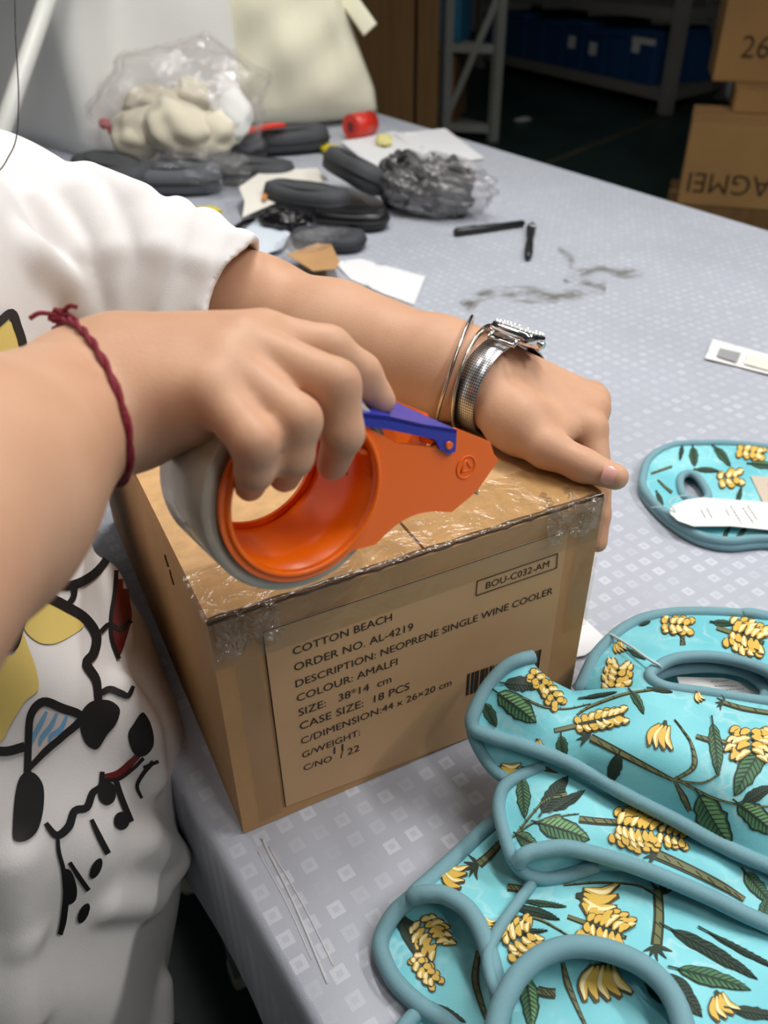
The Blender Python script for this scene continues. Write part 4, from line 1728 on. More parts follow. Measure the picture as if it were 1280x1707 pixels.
# ------------------------------------------------------------------ neoprene bags
def neoprene_mat():
    m = bpy.data.materials.new('turquoise_neoprene')
    m.use_nodes = True
    nt = m.node_tree
    b = nt.nodes['Principled BSDF']
    b.inputs['Roughness'].default_value = 0.5
    b.inputs['Specular IOR Level'].default_value = 0.3
    b.inputs['Sheen Weight'].default_value = 0.15
    N, Lk = nt.nodes.new, nt.links.new
    tc = N('ShaderNodeTexCoord')
    vo = N('ShaderNodeTexVoronoi')
    vo.feature = 'DISTANCE_TO_EDGE'
    vo.inputs['Scale'].default_value = 26
    nz = N('ShaderNodeTexNoise')
    nz.inputs['Scale'].default_value = 22
    nz.inputs['Detail'].default_value = 3
    Lk(tc.outputs['Object'], nz.inputs['Vector'])
    mv = N('ShaderNodeMix')
    mv.data_type = 'RGBA'
    mv.inputs['Factor'].default_value = 0.12
    Lk(tc.outputs['Object'], mv.inputs['A'])
    Lk(nz.outputs['Color'], mv.inputs['B'])
    Lk(mv.outputs['Result'], vo.inputs['Vector'])
    r = N('ShaderNodeValToRGB')
    r.color_ramp.elements[0].position = 0.0
    r.color_ramp.elements[0].color = (1, 1, 1, 1)
    r.color_ramp.elements[1].position = 0.09
    r.color_ramp.elements[1].color = (0, 0, 0, 1)
    Lk(vo.outputs['Distance'], r.inputs[0])
    r2 = N('ShaderNodeValToRGB')
    r2.color_ramp.elements[0].position = 0.42
    r2.color_ramp.elements[0].color = (0, 0, 0, 1)
    r2.color_ramp.elements[1].position = 0.65
    r2.color_ramp.elements[1].color = (0.40, 0.40, 0.40, 1)
    Lk(nz.outputs['Fac'], r2.inputs[0])
    mu = N('ShaderNodeMath')
    mu.operation = 'MULTIPLY'
    Lk(r.outputs[0], mu.inputs[0])
    Lk(r2.outputs[0], mu.inputs[1])
    big = N('ShaderNodeTexNoise')
    big.inputs['Scale'].default_value = 14
    Lk(tc.outputs['Object'], big.inputs['Vector'])
    rb_ = N('ShaderNodeValToRGB')
    rb_.color_ramp.elements[0].position = 0.35
    rb_.color_ramp.elements[0].color = (*lin((112, 198, 210)), 1)
    rb_.color_ramp.elements[1].position = 0.65
    rb_.color_ramp.elements[1].color = (*lin((140, 218, 226)), 1)
    Lk(big.outputs['Fac'], rb_.inputs[0])
    mx = N('ShaderNodeMix')
    mx.data_type = 'RGBA'
    Lk(mu.outputs[0], mx.inputs['Factor'])
    Lk(rb_.outputs[0], mx.inputs['A'])
    mx.inputs['B'].default_value = (*lin((214, 240, 240)), 1)
    Lk(mx.outputs['Result'], b.inputs['Base Color'])
    kn = N('ShaderNodeTexNoise')
    kn.inputs['Scale'].default_value = 1400
    Lk(tc.outputs['Object'], kn.inputs['Vector'])
    bp = N('ShaderNodeBump')
    bp.inputs['Strength'].default_value = 0.25
    bp.inputs['Distance'].default_value = 0.0006
    Lk(kn.outputs['Fac'], bp.inputs['Height'])
    Lk(bp.outputs[0], b.inputs['Normal'])
    return m


def binding_mat():
    m = bpy.data.materials.new('teal_binding')
    m.use_nodes = True
    nt = m.node_tree
    b = nt.nodes['Principled BSDF']
    b.inputs['Roughness'].default_value = 0.6
    N, Lk = nt.nodes.new, nt.links.new
    uv = N('ShaderNodeUVMap')
    mp = N('ShaderNodeMapping')
    mp.inputs['Scale'].default_value = (6, 7, 1)
    mp.inputs['Rotation'].default_value = (0, 0, R(35))
    Lk(uv.outputs[0], mp.inputs[0])
    w = N('ShaderNodeTexWave')
    w.inputs['Scale'].default_value = 1.0
    w.inputs['Distortion'].default_value = 1.5
    w.inputs['Detail'].default_value = 2
    w.bands_direction = 'Y'
    Lk(mp.outputs[0], w.inputs['Vector'])
    r = N('ShaderNodeValToRGB')
    r.color_ramp.elements[0].color = (*lin((104, 152, 166)), 1)
    r.color_ramp.elements[1].color = (*lin((146, 190, 200)), 1)
    Lk(w.outputs['Fac'], r.inputs[0])
    Lk(r.outputs[0], b.inputs['Base Color'])
    bp = N('ShaderNodeBump')
    bp.inputs['Strength'].default_value = 0.5
    bp.inputs['Distance'].default_value = 0.0005
    Lk(w.outputs['Fac'], bp.inputs['Height'])
    Lk(bp.outputs[0], b.inputs['Normal'])
    return m


M_neo = neoprene_mat()
M_bind = binding_mat()
M_lining = mat('neoprene_lining', (66, 140, 152), 0.8)
M_stitch = mat('stitch_thread', (134, 186, 192), 0.6)
LEAF_D, LEAF_M, LEAF_L, BAN_D, BAN_M, BAN_L, STEM_D, STEM_M = range(8)
PRM = [mat('print_leaf_dark', (38, 58, 46), 0.6), mat('print_leaf', (72, 120, 82), 0.6), mat('print_leaf_light', (118, 166, 112), 0.6),
       mat('print_banana_line', (84, 70, 38), 0.6), mat('print_banana', (222, 184, 84), 0.6), mat('print_banana_pale', (246, 232, 176), 0.6),
       mat('print_stem_dark', (52, 60, 46), 0.6), mat('print_stem', (112, 116, 76), 0.6)]


def droop(p):
    """outside the picture the sheets run on and settle down on the table"""
    if p[0] >= 1400 and p[2] > 0.02:
        return (p[0] + 130, p[1] + 40, p[2] * 0.30)
    return p


class Panel:
    """a draped sheet: outline and inner heights given as (photo px, photo py, height above the table)"""
    def __init__(s, outline, inner=(), holes=(), thick=0.0035, smooth_h=1e-3):
        outline = [droop(p) for p in outline]
        s.out = outline
        s.holes = holes
        s.thick = thick
        c = np.array([list(p) for p in outline] + [list(p) for p in inner] + [list(p) for h in holes for p in h if len(p) > 2], float)
        s.xy = c[:, :2] / 300.0
        n = len(c)
        d = np.sqrt(((s.xy[:, None] - s.xy[None]) ** 2).sum(-1))
        K = np.where(d > 0, d * d * np.log(np.maximum(d, 1e-9)), 0) + np.eye(n) * smooth_h
        Pm = np.c_[np.ones(n), s.xy]
        A = np.zeros((n + 3, n + 3))
        A[:n, :n] = K
        A[:n, n:] = Pm
        A[n:, :n] = Pm.T
        s.w = np.linalg.solve(A, np.r_[c[:, 2], np.zeros(3)])
        s.nq = n

    def z(s, x, y):
        q = np.array((x, y)) / 300.0
        d = np.sqrt(((s.xy - q) ** 2).sum(1))
        k = np.where(d > 0, d * d * np.log(np.maximum(d, 1e-9)), 0)
        return float(k @ s.w[:s.nq] + s.w[s.nq] + s.w[s.nq + 1:] @ q)

    def at(s, x, y, lift=0.0):
        zz = max(0.0012, s.z(x, y))
        p = P(x, y, z=zz)
        if lift:
            e = 3.0
            a = P(x + e, y, z=max(0.0012, s.z(x + e, y))) - p
            b = P(x, y + e, z=max(0.0012, s.z(x, y + e))) - p
            n = b.cross(a)
            if n.dot(CAM_LOC - p) < 0:
                n = -n
            p = p + n.normalized() * lift
        return p

    def build(s, parent, name='panel', label=None, step=12):
        vs, fs = cdt(s.out, step, s.holes)
        bm = bmesh.new()
        pts = [s.at(v.x, v.y, 1e-6) for v in vs]
        nr = []
        top = [bm.verts.new(p) for p in pts]
        for f in fs:
            fc = bm.faces.new([top[i] for i in f])
            fc.smooth = True
        bm.normal_update()
        for f in list(bm.faces):
            if f.normal.dot(CAM_LOC - f.calc_center_median()) < 0:
                f.normal_flip()
        bm.normal_update()
        used = {v: v.normal.copy() for v in top if v.link_faces}
        bot = {}
        for v, n in used.items():
            b = v.co - n * s.thick
            b.z = max(0.0006, b.z)
            bot[v] = bm.verts.new(b)
        be = [e for e in bm.edges if len(e.link_faces) == 1]
        for f in list(bm.faces):
            q = bm.faces.new([bot[v] for v in reversed(f.verts)])
            q.smooth = True
            q.material_index = 1
        for e in be:
            a, b = e.verts
            bm.faces.new((a, b, bot[b], bot[a]))
        for v in [v for v in bm.verts if not v.link_faces]:
            bm.verts.remove(v)
        return obj(name, bm, [M_neo, M_lining], parent, label)


def binding(parent, pts, r=0.0046, closed=False, flat=0.8, n=7, label=None, stitch=None):
    """bias tape along an edge: pts are (px, py, z)"""
    q = [P(p[0], p[1], z=p[2]) for p in [droop(p) for p in pts]]
    bm = bmesh.new()
    q = catmull(q, n, closed)
    for p in q:
        p.z = max(p.z, r * 0.75)
    tube(bm, q, r, 12, closed)
    return obj('binding', bm, M_bind, parent, label)


def leaf(dc, cx, cy, L, Wd, ang, curve=0.0, tone=1):
    a = R(ang)
    ca, sa = math.cos(a), math.sin(a)

    def t(x, y):
        y = y + curve * L * ((x / L) ** 2 - 0.25)
        return cx + ca * x - sa * y, cy + sa * x + ca * y
    n = 12
    up, lo = [], []
    rj = random.Random(int(cx * 7 + cy))
    for i in range(n + 1):
        u = i / n
        w = math.sin(math.pi * u ** 0.8) ** 0.75 * Wd / 2
        up.append((L * (u - 0.5), -w * (1 + rj.uniform(-.16, .12))))
        lo.append((L * (u - 0.5), w * (1 + rj.uniform(-.16, .12))))
    out = [t(*p) for p in up + lo[::-1][1:-1]]
    dc.fill(out, LEAF_D, 0.0005, 8)
    ins = [t(p[0] * 0.95, p[1] * 0.84) for p in up + lo[::-1][1:-1]]
    dc.fill(ins, LEAF_M if tone else LEAF_D, 0.0008, 8)
    half = [t(p[0] * 0.9, p[1] * 0.72) for p in up] + [t(p[0] * 0.9, 0.02 * L) for p in reversed(up)]
    if tone:
        dc.fill(half, LEAF_L if tone == 2 else LEAF_M, 0.0010, 8)
    dc.stroke([t(-L * 0.62, 0), t(0, 0), t(L * 0.48, 0)], [3.0, 2.6, 1.2], LEAF_D, 0.0013)
    for i in range(2, n - 1):
        x = L * (i / n - 0.5)
        w = math.sin(math.pi * (i / n) ** 0.8) ** 0.75 * Wd / 2
        for s_ in (-1, 1):
            dc.stroke([t(x - L * .05, 0), t(x + L * 0.02, s_ * w * 0.5), t(x + L * .07, s_ * w * 0.82)], [1.8, 1.3, .7], LEAF_D, 0.0012)


def banana(dc, x0, y0, x1, y1, w, bend, pale, lf):
    dx, dy = x1 - x0, y1 - y0
    nx, ny = -dy, dx
    m = (x0 + dx * .5 + nx * bend, y0 + dy * .5 + ny * bend)
    p = [(x0, y0), m, (x1, y1)]
    dc.stroke(p, [w * .5, w * 1.12, w * 1.12, w * .5], BAN_D, lf)
    q = [(x0 + dx * .05, y0 + dy * .05), m, (x1 - dx * .08, y1 - dy * .08)]
    dc.stroke(q, [w * .25, w * .82, w * .8, w * .2], BAN_M, lf + 0.0003)
    if pale:
        q2 = [(a + nx * .02 + dx * .04, b + ny * .02 + dy * .04) for a, b in q]
        dc.stroke(q2, [w * .1, w * .42, w * .4, w * .1], BAN_L, lf + 0.0006)


def bunch(dc, cx, cy, L, Wd, ang, rows=3, stem=True):
    """a hand of bananas: rows of short curved fruit along an axis"""
    a = R(ang)
    ca, sa = math.cos(a), math.sin(a)

    def t(x, y):
        return cx + ca * x - sa * y, cy + sa * x + ca * y
    rj = random.Random(int(cx * 3 + cy * 5))
    if stem:
        dc.stroke([t(-L * .85, 0), t(-L * .4, 0), t(L * .45, 0)], [8, 9, 7], STEM_D, 0.0004)
        dc.stroke([t(-L * .84, 0), t(-L * .4, 0), t(L * .4, 0)], [5, 6, 4], STEM_M, 0.0007)
    cols = max(3, int(L / 12.5))
    k = 0
    for r_ in range(rows - 1, -1, -1):
        for s_ in (-1, 1):
            order = list(range(cols))
            rj.shuffle(order)
            for i in order:
                u = (i + .5 + .3 * (r_ % 2)) / cols - .5
                x = L * u * (0.80 + .12 * r_) + rj.uniform(-1.5, 1.5)
                w_ = Wd * (1 - .55 * abs(u))
                y0 = s_ * w_ * 0.5 * (0.02 + r_ * 0.34)
                y1 = s_ * w_ * 0.5 * (0.02 + r_ * 0.34 + 0.80 + rj.uniform(-.10, .12))
                p0, p1 = t(x - L * .05 - 2, y0), t(x + L * .10 * (u + .35) + 2, y1)
                banana(dc, p0[0], p0[1], p1[0], p1[1], min(12.5, L / cols * 1.05), 0.16 * s_ * (1 if u > 0 else .6), rj.random() < .45, 0.0007 + 0.00030 * (rows - r_) + 0.00003 * (k % 7))
                k += 1
    if stem:
        dc.stroke([t(-L * .40, 0), t(0, 2), t(L * .36, 0)], [4, 6, 3], STEM_D, 0.0019)


def small_hand(dc, cx, cy, s, ang, n=4):
    a = R(ang)
    for i in range(n):
        b = a + (i - (n - 1) / 2) * 0.20
        x0, y0 = cx - math.cos(a) * s * .5 + (i - 1.5) * -math.sin(a) * s * .12, cy - math.sin(a) * s * .5 + (i - 1.5) * math.cos(a) * s * .12
        banana(dc, x0, y0, x0 + math.cos(b) * s, y0 + math.sin(b) * s, s * .27, 0.16, i % 2 == 0, 0.0008 + .00005 * i)
    dc.stroke([(cx - math.cos(a) * s * .66, cy - math.sin(a) * s * .66), (cx - math.cos(a) * s * .42, cy - math.sin(a) * s * .42)], [s * .12, s * .26], STEM_D, 0.0011)


def stem(dc, pts, w, branches=()):
    ww = w if isinstance(w, list) else [w, w]
    dc.stroke(pts, [q for q in ww], STEM_D, 0.0005)
    dc.stroke(pts, [q * .55 for q in ww], STEM_M, 0.0009)
    n = len(pts)
    for i in range(n - 1):
        for k in (.3, .7):
            x = pts[i][0] + (pts[i + 1][0] - pts[i][0]) * k
            y = pts[i][1] + (pts[i + 1][1] - pts[i][1]) * k
            q = max(ww) * .3
            dc.stroke([(x - q, y - q), (x + q, y + q)], [1.2, 1.2], STEM_D, 0.0012)


def palm_tuft(dc, cx, cy, ang, s):
    for k in (-70, -35, 0, 35, 70):
        a = R(ang + k)
        dc.stroke([(cx, cy), (cx + math.cos(a) * s * .5 - math.sin(a) * 3, cy + math.sin(a) * s * .5), (cx + math.cos(a) * s, cy + math.sin(a) * s)], [s * .22, s * .25, 1], LEAF_D if k % 2 else STEM_D, 0.0006)


def bag(label, loc):
    return thing('wine_cooler_bag', loc, label, 'bag', 'turquoise wine cooler bags')


# --- bag lying flat on the right, with a hang tag
bA = bag('turquoise banana-print bag lying flat alone right of the carton with a hang tag', P(1250, 830, z=0))
oA = [(1072, 812, .010), (1072, 793, .011), (1079, 770, .012), (1097, 753, .013), (1125, 742, .013), (1169, 739.5, .013), (1220, 740, .013), (1285, 747, .013), (1420, 772, .012), (1560, 812, .010),
      (1560, 935, .010), (1420, 915, .010), (1285, 898, .011), (1220, 902, .011), (1182, 897, .011), (1150, 885, .011), (1118, 864, .011), (1090, 838, .010)]
holA = [(1133, 805, .011), (1137, 793, .011), (1149, 789, .011), (1162, 795, .011), (1174, 811, .011), (1180, 826, .011), (1172, 836, .011), (1150, 833, .011), (1138, 824, .011)]
pA = Panel(oA, [(1230, 815, .017), (1340, 830, .018), (1110, 800, .014), (1130, 770, .015)], [holA])
pA.build(bA, 'front_panel', step=11)
pA2 = Panel([(x, y + 3, .0045) for x, y, z in oA], [], [[(x, y + 2, .0045) for x, y, z in holA]])
pA2.build(bA, 'back_panel', step=14)
binding(bA, [(x, y, z) for x, y, z in oA], 0.0046, True)
binding(bA, [(x, y + 10, .0048) for x, y, z in oA], 0.0044, True)
binding(bA, [(x, y, z + .001) for x, y, z in holA], 0.0044, True)
dA = Decal(lambda x, y, l: pA.at(x, y, l))
bunch(dA, 1250, 755, 52, 18, 8, 2, False)
bunch(dA, 1216, 799, 48, 26, -8, 2, False)
leaf(dA, 1156, 762, 34, 16, 85, 0, 1)
leaf(dA, 1204, 762, 44, 14, 50, .1, 1)
leaf(dA, 1180, 785, 40, 10, 5, .1, 1)
leaf(dA, 1275, 777, 50, 14, 8, .1, 2)
stem(dA, [(1085, 790), (1105, 783), (1120, 778)], 4)
stem(dA, [(1096, 800), (1108, 812), (1120, 822)], [3, 6])
leaf(dA, 1100, 833, 26, 9, 65, 0, 1)
leaf(dA, 1135, 756, 26, 8, 100, 0, 0)
leaf(dA, 1236, 889, 36, 9, -50, 0, 1)
leaf(dA, 1211, 888, 26, 8, -60, 0, 0)
leaf(dA, 1232, 826, 30, 9, -75, 0, 1)
small_hand(dA, 1330, 790, 30, 40)
bunch(dA, 1400, 850, 60, 34, 20, 2)
dA.build('banana_print', PRM, bA, kind='stuff')
# hang tag on its loop
M_card = mat('white_card', (236, 234, 232), 0.6)
M_ink = mat('grey_ink', (150, 148, 150), 0.7)
M_cord = mat('pale_cord', (206, 220, 222), 0.4)


def card(pts, z, th=0.0006):
    bm = bmesh.new()
    q = [P(x, y, z=z) for x, y in pts]
    extrude_poly(bm, q, Vector((0, 0, -th)))
    bmesh.ops.recalc_face_normals(bm, faces=bm.faces)
    return bm


def ink_lines(rows, z, w=2.0, seed=1):
    """tiny rows of unreadable small print: broken short dashes"""
    rj = random.Random(seed)
    dcx = Decal(lambda x, y, l: P(x, y, z=z + l))
    for (a, b) in rows:
        k = 0.0
        while k < 1:
            e = min(1, k + rj.uniform(.06, .2))
            p, q = (a[0] + (b[0] - a[0]) * k, a[1] + (b[1] - a[1]) * k), (a[0] + (b[0] - a[0]) * e, a[1] + (b[1] - a[1]) * e)
            dcx.stroke([p, ((p[0] + q[0]) / 2, (p[1] + q[1]) / 2 + rj.uniform(-.6, .6)), q], [w, w * .7, w], 0, 0.0003)
            k = e + rj.uniform(.03, .07)
    return dcx


tg = [(1115, 850), (1124, 841), (1143, 833), (1169, 829), (1267, 836), (1330, 846), (1352, 868), (1340, 892), (1280, 883), (1220, 877), (1156, 877), (1130, 868), (1118, 857)]
ht = obj('hang_tag', card(tg, 0.0205), M_card, bA, label='white hang tag with small print')
ink_lines([((1168, 848), (1176, 864)), ((1178, 847), (1187, 863)), ((1210, 849), (1216, 860)), ((1218, 843), (1236, 872)), ((1238, 846), (1256, 872)), ((1246, 843), (1262, 866))], 0.0208, 1.6).build('small_print', [M_ink], ht, kind='stuff')
bm = bmesh.new()
tube(bm, catmull([P(1085, 846, z=.014), P(1108, 845, z=.020), P(1118, 850, z=.022), P(1126, 852, z=.0215), P(1116, 838, z=.020), P(1128, 828, z=.020), P(1144, 826, z=.017)], 8), 0.0006, 6)
obj('string', bm, M_cord, bA)
st = [(1251, 793), (1300, 797), (1330, 846), (1272, 838)]
sk = obj('sticker', card(st, 0.0188), mat('beige_sticker', (206, 190, 172), 0.6), bA, label='beige paper sticker')
ink_lines([((1280, 806), (1288, 834)), ((1290, 806), (1298, 836))], 0.0190, 1.4, 3).build('small_print', [M_ink], sk, kind='stuff')

# --- the heap in the lower right corner: bag with the handle hole standing up at the back
bB = bag('turquoise banana-print bag at the back of the heap, its handle hole showing a white tag', P(1250, 1130, z=0))
oB = [(962, 1150, .036), (969, 1141, .040), (980, 1117, .044), (993, 1092, .046), (1020, 1063, .048), (1046, 1044, .048), (1078, 1030, .048), (1126, 1022, .046), (1179, 1021, .046), (1232, 1024, .046), (1285, 1030, .046), (1420, 1060, .046),
      (1420, 1215, .07), (1285, 1186, .074), (1207, 1174, .074), (1117, 1158, .070), (1069, 1154, .066), (1000, 1152, .05)]
holB = [(1083, 1128, .064), (1098, 1111, .061), (1126, 1098, .060), (1166, 1094, .060), (1205, 1097, .060), (1248, 1107, .062), (1290, 1124, .066), (1312, 1146, .07), (1296, 1170, .073), (1240, 1166, .073), (1180, 1156, .071), (1110, 1146, .068)]
pB = Panel(oB, [(1120, 1060, .056), (1250, 1065, .056)], [holB])
pB.build(bB, 'front_panel', step=12)
binding(bB, oB[:12], 0.0050)
binding(bB, holB, 0.0046, True)
oB2 = [(960, 1152, .006), (985, 1120, .010), (1010, 1090, .012), (1050, 1062, .014), (1120, 1046, .014), (1285, 1050, .014), (1420, 1080, .014), (1420, 1215, .02), (1285, 1200, .02), (1117, 1170, .02), (1000, 1160, .012)]
holB2 = [(1120, 1122, .02), (1180, 1112, .02), (1235, 1116, .02), (1285, 1140, .02), (1285, 1184, .02), (1200, 1172, .02), (1128, 1156, .02), (1108, 1140, .02)]
pB2 = Panel(oB2, [], [])
pB2.build(bB, 'back_panel', step=14)
binding(bB, [(1088, 1129, .046), (1126, 1116, .046), (1179, 1112, .046), (1232, 1118, .047), (1262, 1133, .048), (1277, 1152, .05), (1270, 1175, .052)], 0.0046)
tgB = [(1128, 1128), (1205, 1130), (1245, 1139), (1266, 1153), (1259, 1164), (1205, 1160), (1136, 1150)]
ht = obj('hang_tag', card(tgB, 0.040), M_card, bB, label='white hang tag inside the handle hole')
ink_lines([((1185, 1136), (1215, 1134)), ((1192, 1143), (1228, 1143)), ((1200, 1150), (1240, 1148))], 0.0403, 1.5, 5).build('small_print', [M_ink], ht, kind='stuff')
bm = bmesh.new()
tube(bm, catmull([P(1012, 1058, z=.050), P(1020, 1059, z=.0535), P(1050, 1077, z=.062), P(1080, 1098, z=.069), P(1097, 1108, z=.068), P(1104, 1116, z=.060)], 8), 0.0011, 8)
obj('string', bm, M_cord, bB)
dB = Decal(lambda x, y, l: pB.at(x, y, l))
bunch(dB, 1128, 1044, 58, 26, 5, 2, False)
stem(dB, [(1137, 1062), (1138, 1076)], [7, 10])
bunch(dB, 1246, 1064, 64, 44, 18, 3, True)
bunch(dB, 1030, 1128, 50, 34, -78, 3, False)
leaf(dB, 1045, 1126, 44, 16, -100, 0, 1)
small_hand(dB, 1034, 1080, 20, 70)
leaf(dB, 1062, 1092, 34, 9, 30, 0, 1)
leaf(dB, 1207, 1040, 40, 12, 5, 0, 1)
leaf(dB, 1076, 1040, 18, 7, -20, 0, 0)
dB.build('banana_print', PRM, bB, kind='stuff')

# --- bag C: uppermost, its bound end curling up towards the carton
bC = bag('turquoise banana-print bag on top of the heap, its bound end curling up against the carton', P(1100, 1280, z=0))
oC = [(882, 1097, .108), (900, 1118, .100), (922, 1136, .090), (955, 1152, .078), (1000, 1148, .080), (1069, 1144, .086), (1117, 1150, .088), (1207, 1164, .090), (1280, 1176, .090), (1420, 1200, .088),
      (1420, 1512, .050), (1280, 1441, .054), (1190, 1400, .056), (1125, 1364, .058), (1044, 1323, .061), (987, 1290, .063), (930, 1262, .066), (862, 1238, .070), (815, 1224, .074), (796, 1216, .077), (786, 1200, .081), (799, 1166, .089), (825, 1128, .099), (857, 1104, .106)]
pC = Panel(oC, [(850, 1165, .096), (905, 1190, .084), (950, 1200, .079), (1020, 1210, .087), (1100, 1240, .092), (1200, 1290, .090), (1280, 1320, .086), (880, 1130, .103), (1000, 1265, .076), (1120, 1325, .072), (1250, 1400, .066)])
pC.build(bC, 'front_panel', step=12)
binding(bC, [(888, 1095, .107), (868, 1100, .108), (842, 1113, .104), (812, 1146, .094), (791, 1185, .085), (787, 1207, .079), (797, 1219, .076), (830, 1231, .073), (862, 1240, .070), (930, 1264, .066), (987, 1292, .063), (1044, 1325, .061), (1125, 1366, .058), (1190, 1402, .056), (1280, 1443, .054), (1420, 1514, .050)], 0.0050)
oC2 = [(797, 1222, .070), (862, 1244, .064), (930, 1268, .060), (1000, 1302, .057), (1090, 1350, .054), (1000, 1330, .046), (920, 1306, .048), (850, 1300, .048), (826, 1286, .050), (805, 1258, .057), (791, 1230, .067)]
pC2 = Panel(oC2)
pC2.build(bC, 'back_panel', step=11)
binding(bC, [(787, 1206, .078), (789, 1226, .068), (802, 1254, .058), (820, 1280, .051), (845, 1298, .048), (880, 1306, .047)], 0.0044)
dC2 = Decal(lambda x, y, l: pC2.at(x, y, l))
small_hand(dC2, 850, 1284, 34, 15)
leaf(dC2, 905, 1285, 60, 14, 12, .1, 0)
dC2.build('banana_print', PRM, bC, kind='stuff', label='print on the underside')
dC = Decal(lambda x, y, l: pC.at(x, y, l))
bunch(dC, 895, 1134, 46, 22, 40, 2, False)
leaf(dC, 872, 1142, 62, 26, 5, .1, 0)
bunch(dC, 920, 1162, 44, 26, 55, 2, False)
leaf(dC, 862, 1180, 82, 40, 38, .06, 2)
leaf(dC, 818, 1192, 44, 20, 65, 0, 1)
stem(dC, [(870, 1162), (905, 1178), (945, 1182), (985, 1174)], [4, 4, 2])
stem(dC, [(962, 1192), (985, 1178), (1040, 1158), (1090, 1150)], [4, 6, 4])
leaf(dC, 1062, 1172, 46, 14, 60, .2, 2)
leaf(dC, 1102, 1152, 40, 9, 10, .1, 1)
leaf(dC, 1000, 1160, 60, 8, -10, 0, 0)
bunch(dC, 1000, 1202, 92, 24, -12, 2, True)
small_hand(dC, 1104, 1230, 42, 100, 4)
small_hand(dC, 1165, 1164, 18, 60, 3)
stem(dC, [(985, 1230), (1040, 1258), (1090, 1284), (1122, 1300)], [14, 12, 9, 6])
palm_tuft(dC, 982, 1228, 200, 22)
stem(dC, [(1122, 1300), (1150, 1285), (1158, 1270), (1152, 1240), (1138, 1218), (1124, 1200)], [5, 8, 10, 5, 4, 3])
leaf(dC, 1192, 1250, 90, 24, 84, .05, 1)
stem(dC, [(1122, 1300), (1170, 1305), (1200, 1290)], [4, 4, 3])
leaf(dC, 938, 1248, 44, 20, 82, 0, 1)
leaf(dC, 1023, 1282, 56, 24, 110, .1, 0)
bunch(dC, 1250, 1242, 54, 60, 90, 3, False)
leaf(dC, 1248, 1285, 98, 40, 120, -.06, 1)
stem(dC, [(1160, 1228), (1190, 1236), (1225, 1240)], [8, 10, 8])
stem(dC, [(1130, 1300), (1190, 1330), (1240, 1342), (1300, 1345)], [5, 4, 3])
leaf(dC, 1192, 1368, 104, 52, 58, -.06, 2)
leaf(dC, 1262, 1365, 86, 40, 40, .05, 2)
stem(dC, [(1125, 1302), (1140, 1330), (1150, 1352)], [4, 12, 8])
leaf(dC, 1262, 1325, 60, 22, -30, .1, 0)
stem(dC, [(1205, 1172), (1240, 1182), (1300, 1192)], [8, 9, 8])
palm_tuft(dC, 1206, 1172, 180, 14)
small_hand(dC, 900, 1242, 20, 60, 3)
leaf(dC, 1330, 1290, 90, 40, 60, 0, 1)
dC.build('banana_print', PRM, bC, kind='stuff')

# --- bag D: the layer beneath, looped edge
bD = bag('turquoise banana-print bag sandwiched in the heap, its bound edge looping over at the left', P(1050, 1400, z=0))
oD = [(840, 1314, .050), (870, 1292, .052), (905, 1275, .054), (987, 1300, .050), (1044, 1334, .048), (1125, 1374, .046), (1280, 1452, .042), (1420, 1524, .040), (1420, 1612, .036), (1280, 1540, .040), (1184, 1495, .043), (1110, 1463, .046), (1052, 1441, .047), (993, 1423, .048), (940, 1412, .050), (892, 1418, .050), (866, 1431, .048), (851, 1410, .046), (842, 1394, .046), (833, 1353, .047), (834, 1326, .049)]
pD = Panel(oD, [(940, 1350, .056), (1050, 1390, .056), (900, 1385, .054), (1200, 1460, .050)])
pD.build(bD, 'front_panel', step=12)
oD2 = [(868, 1436, .040), (892, 1424, .042), (940, 1418, .042), (993, 1429, .040), (1060, 1452, .036), (1000, 1452, .030), (946, 1460, .028), (908, 1465, .028), (880, 1456, .032)]
Panel(oD2).build(bD, 'back_panel', step=10)
binding(bD, [(905, 1277, .054), (866, 1294, .052), (842, 1310, .051), (833, 1330, .049), (832, 1355, .047), (842, 1396, .046), (855, 1431, .042), (876, 1456, .034), (908, 1465, .030), (946, 1459, .031), (996, 1442, .036)], 0.0044)
binding(bD, [(862, 1440, .043), (872, 1428, .049), (892, 1419, .051), (940, 1413, .051), (993, 1424, .049), (1052, 1442, .048), (1110, 1464, .047), (1184, 1496, .044), (1280, 1541, .041), (1420, 1613, .037)], 0.0050)
binding(bD, [(880, 1466, .020), (900, 1450, .022), (940, 1440, .024), (985, 1440, .028)], 0.0034)
dD = Decal(lambda x, y, l: pD.at(x, y, l))
leaf(dD, 872, 1330, 72, 24, 85, .06, 1)
leaf(dD, 925, 1325, 76, 30, -55, .05, 0)
stem(dD, [(862, 1390), (885, 1360), (910, 1335), (945, 1325)], [4, 4, 10])
leaf(dD, 948, 1335, 64, 18, -32, 0, 0)
stem(dD, [(855, 1396), (890, 1372), (940, 1360), (965, 1357)], [4, 3, 2])
leaf(dD, 940, 1386, 92, 44, 18, .08, 2)
leaf(dD, 880, 1402, 44, 24, 30, 0, 2)
stem(dD, [(965, 1366), (1000, 1370), (1030, 1372)], [12, 12, 11])
bunch(dD, 1062, 1384, 78, 52, 10, 3, False)
bunch(dD, 1120, 1396, 60, 34, 16, 2, False)
stem(dD, [(1095, 1425), (1150, 1450), (1200, 1475), (1240, 1500)], [18, 16, 14, 10])
palm_tuft(dD, 1096, 1424, 200, 26)
leaf(dD, 1262, 1480, 70, 26, 50, 0, 1)
leaf(dD, 1275, 1512, 60, 20, -70, 0, 1)
small_hand(dD, 1275, 1440, 24, 40, 3)
dD.build('banana_print', PRM, bD, kind='stuff')

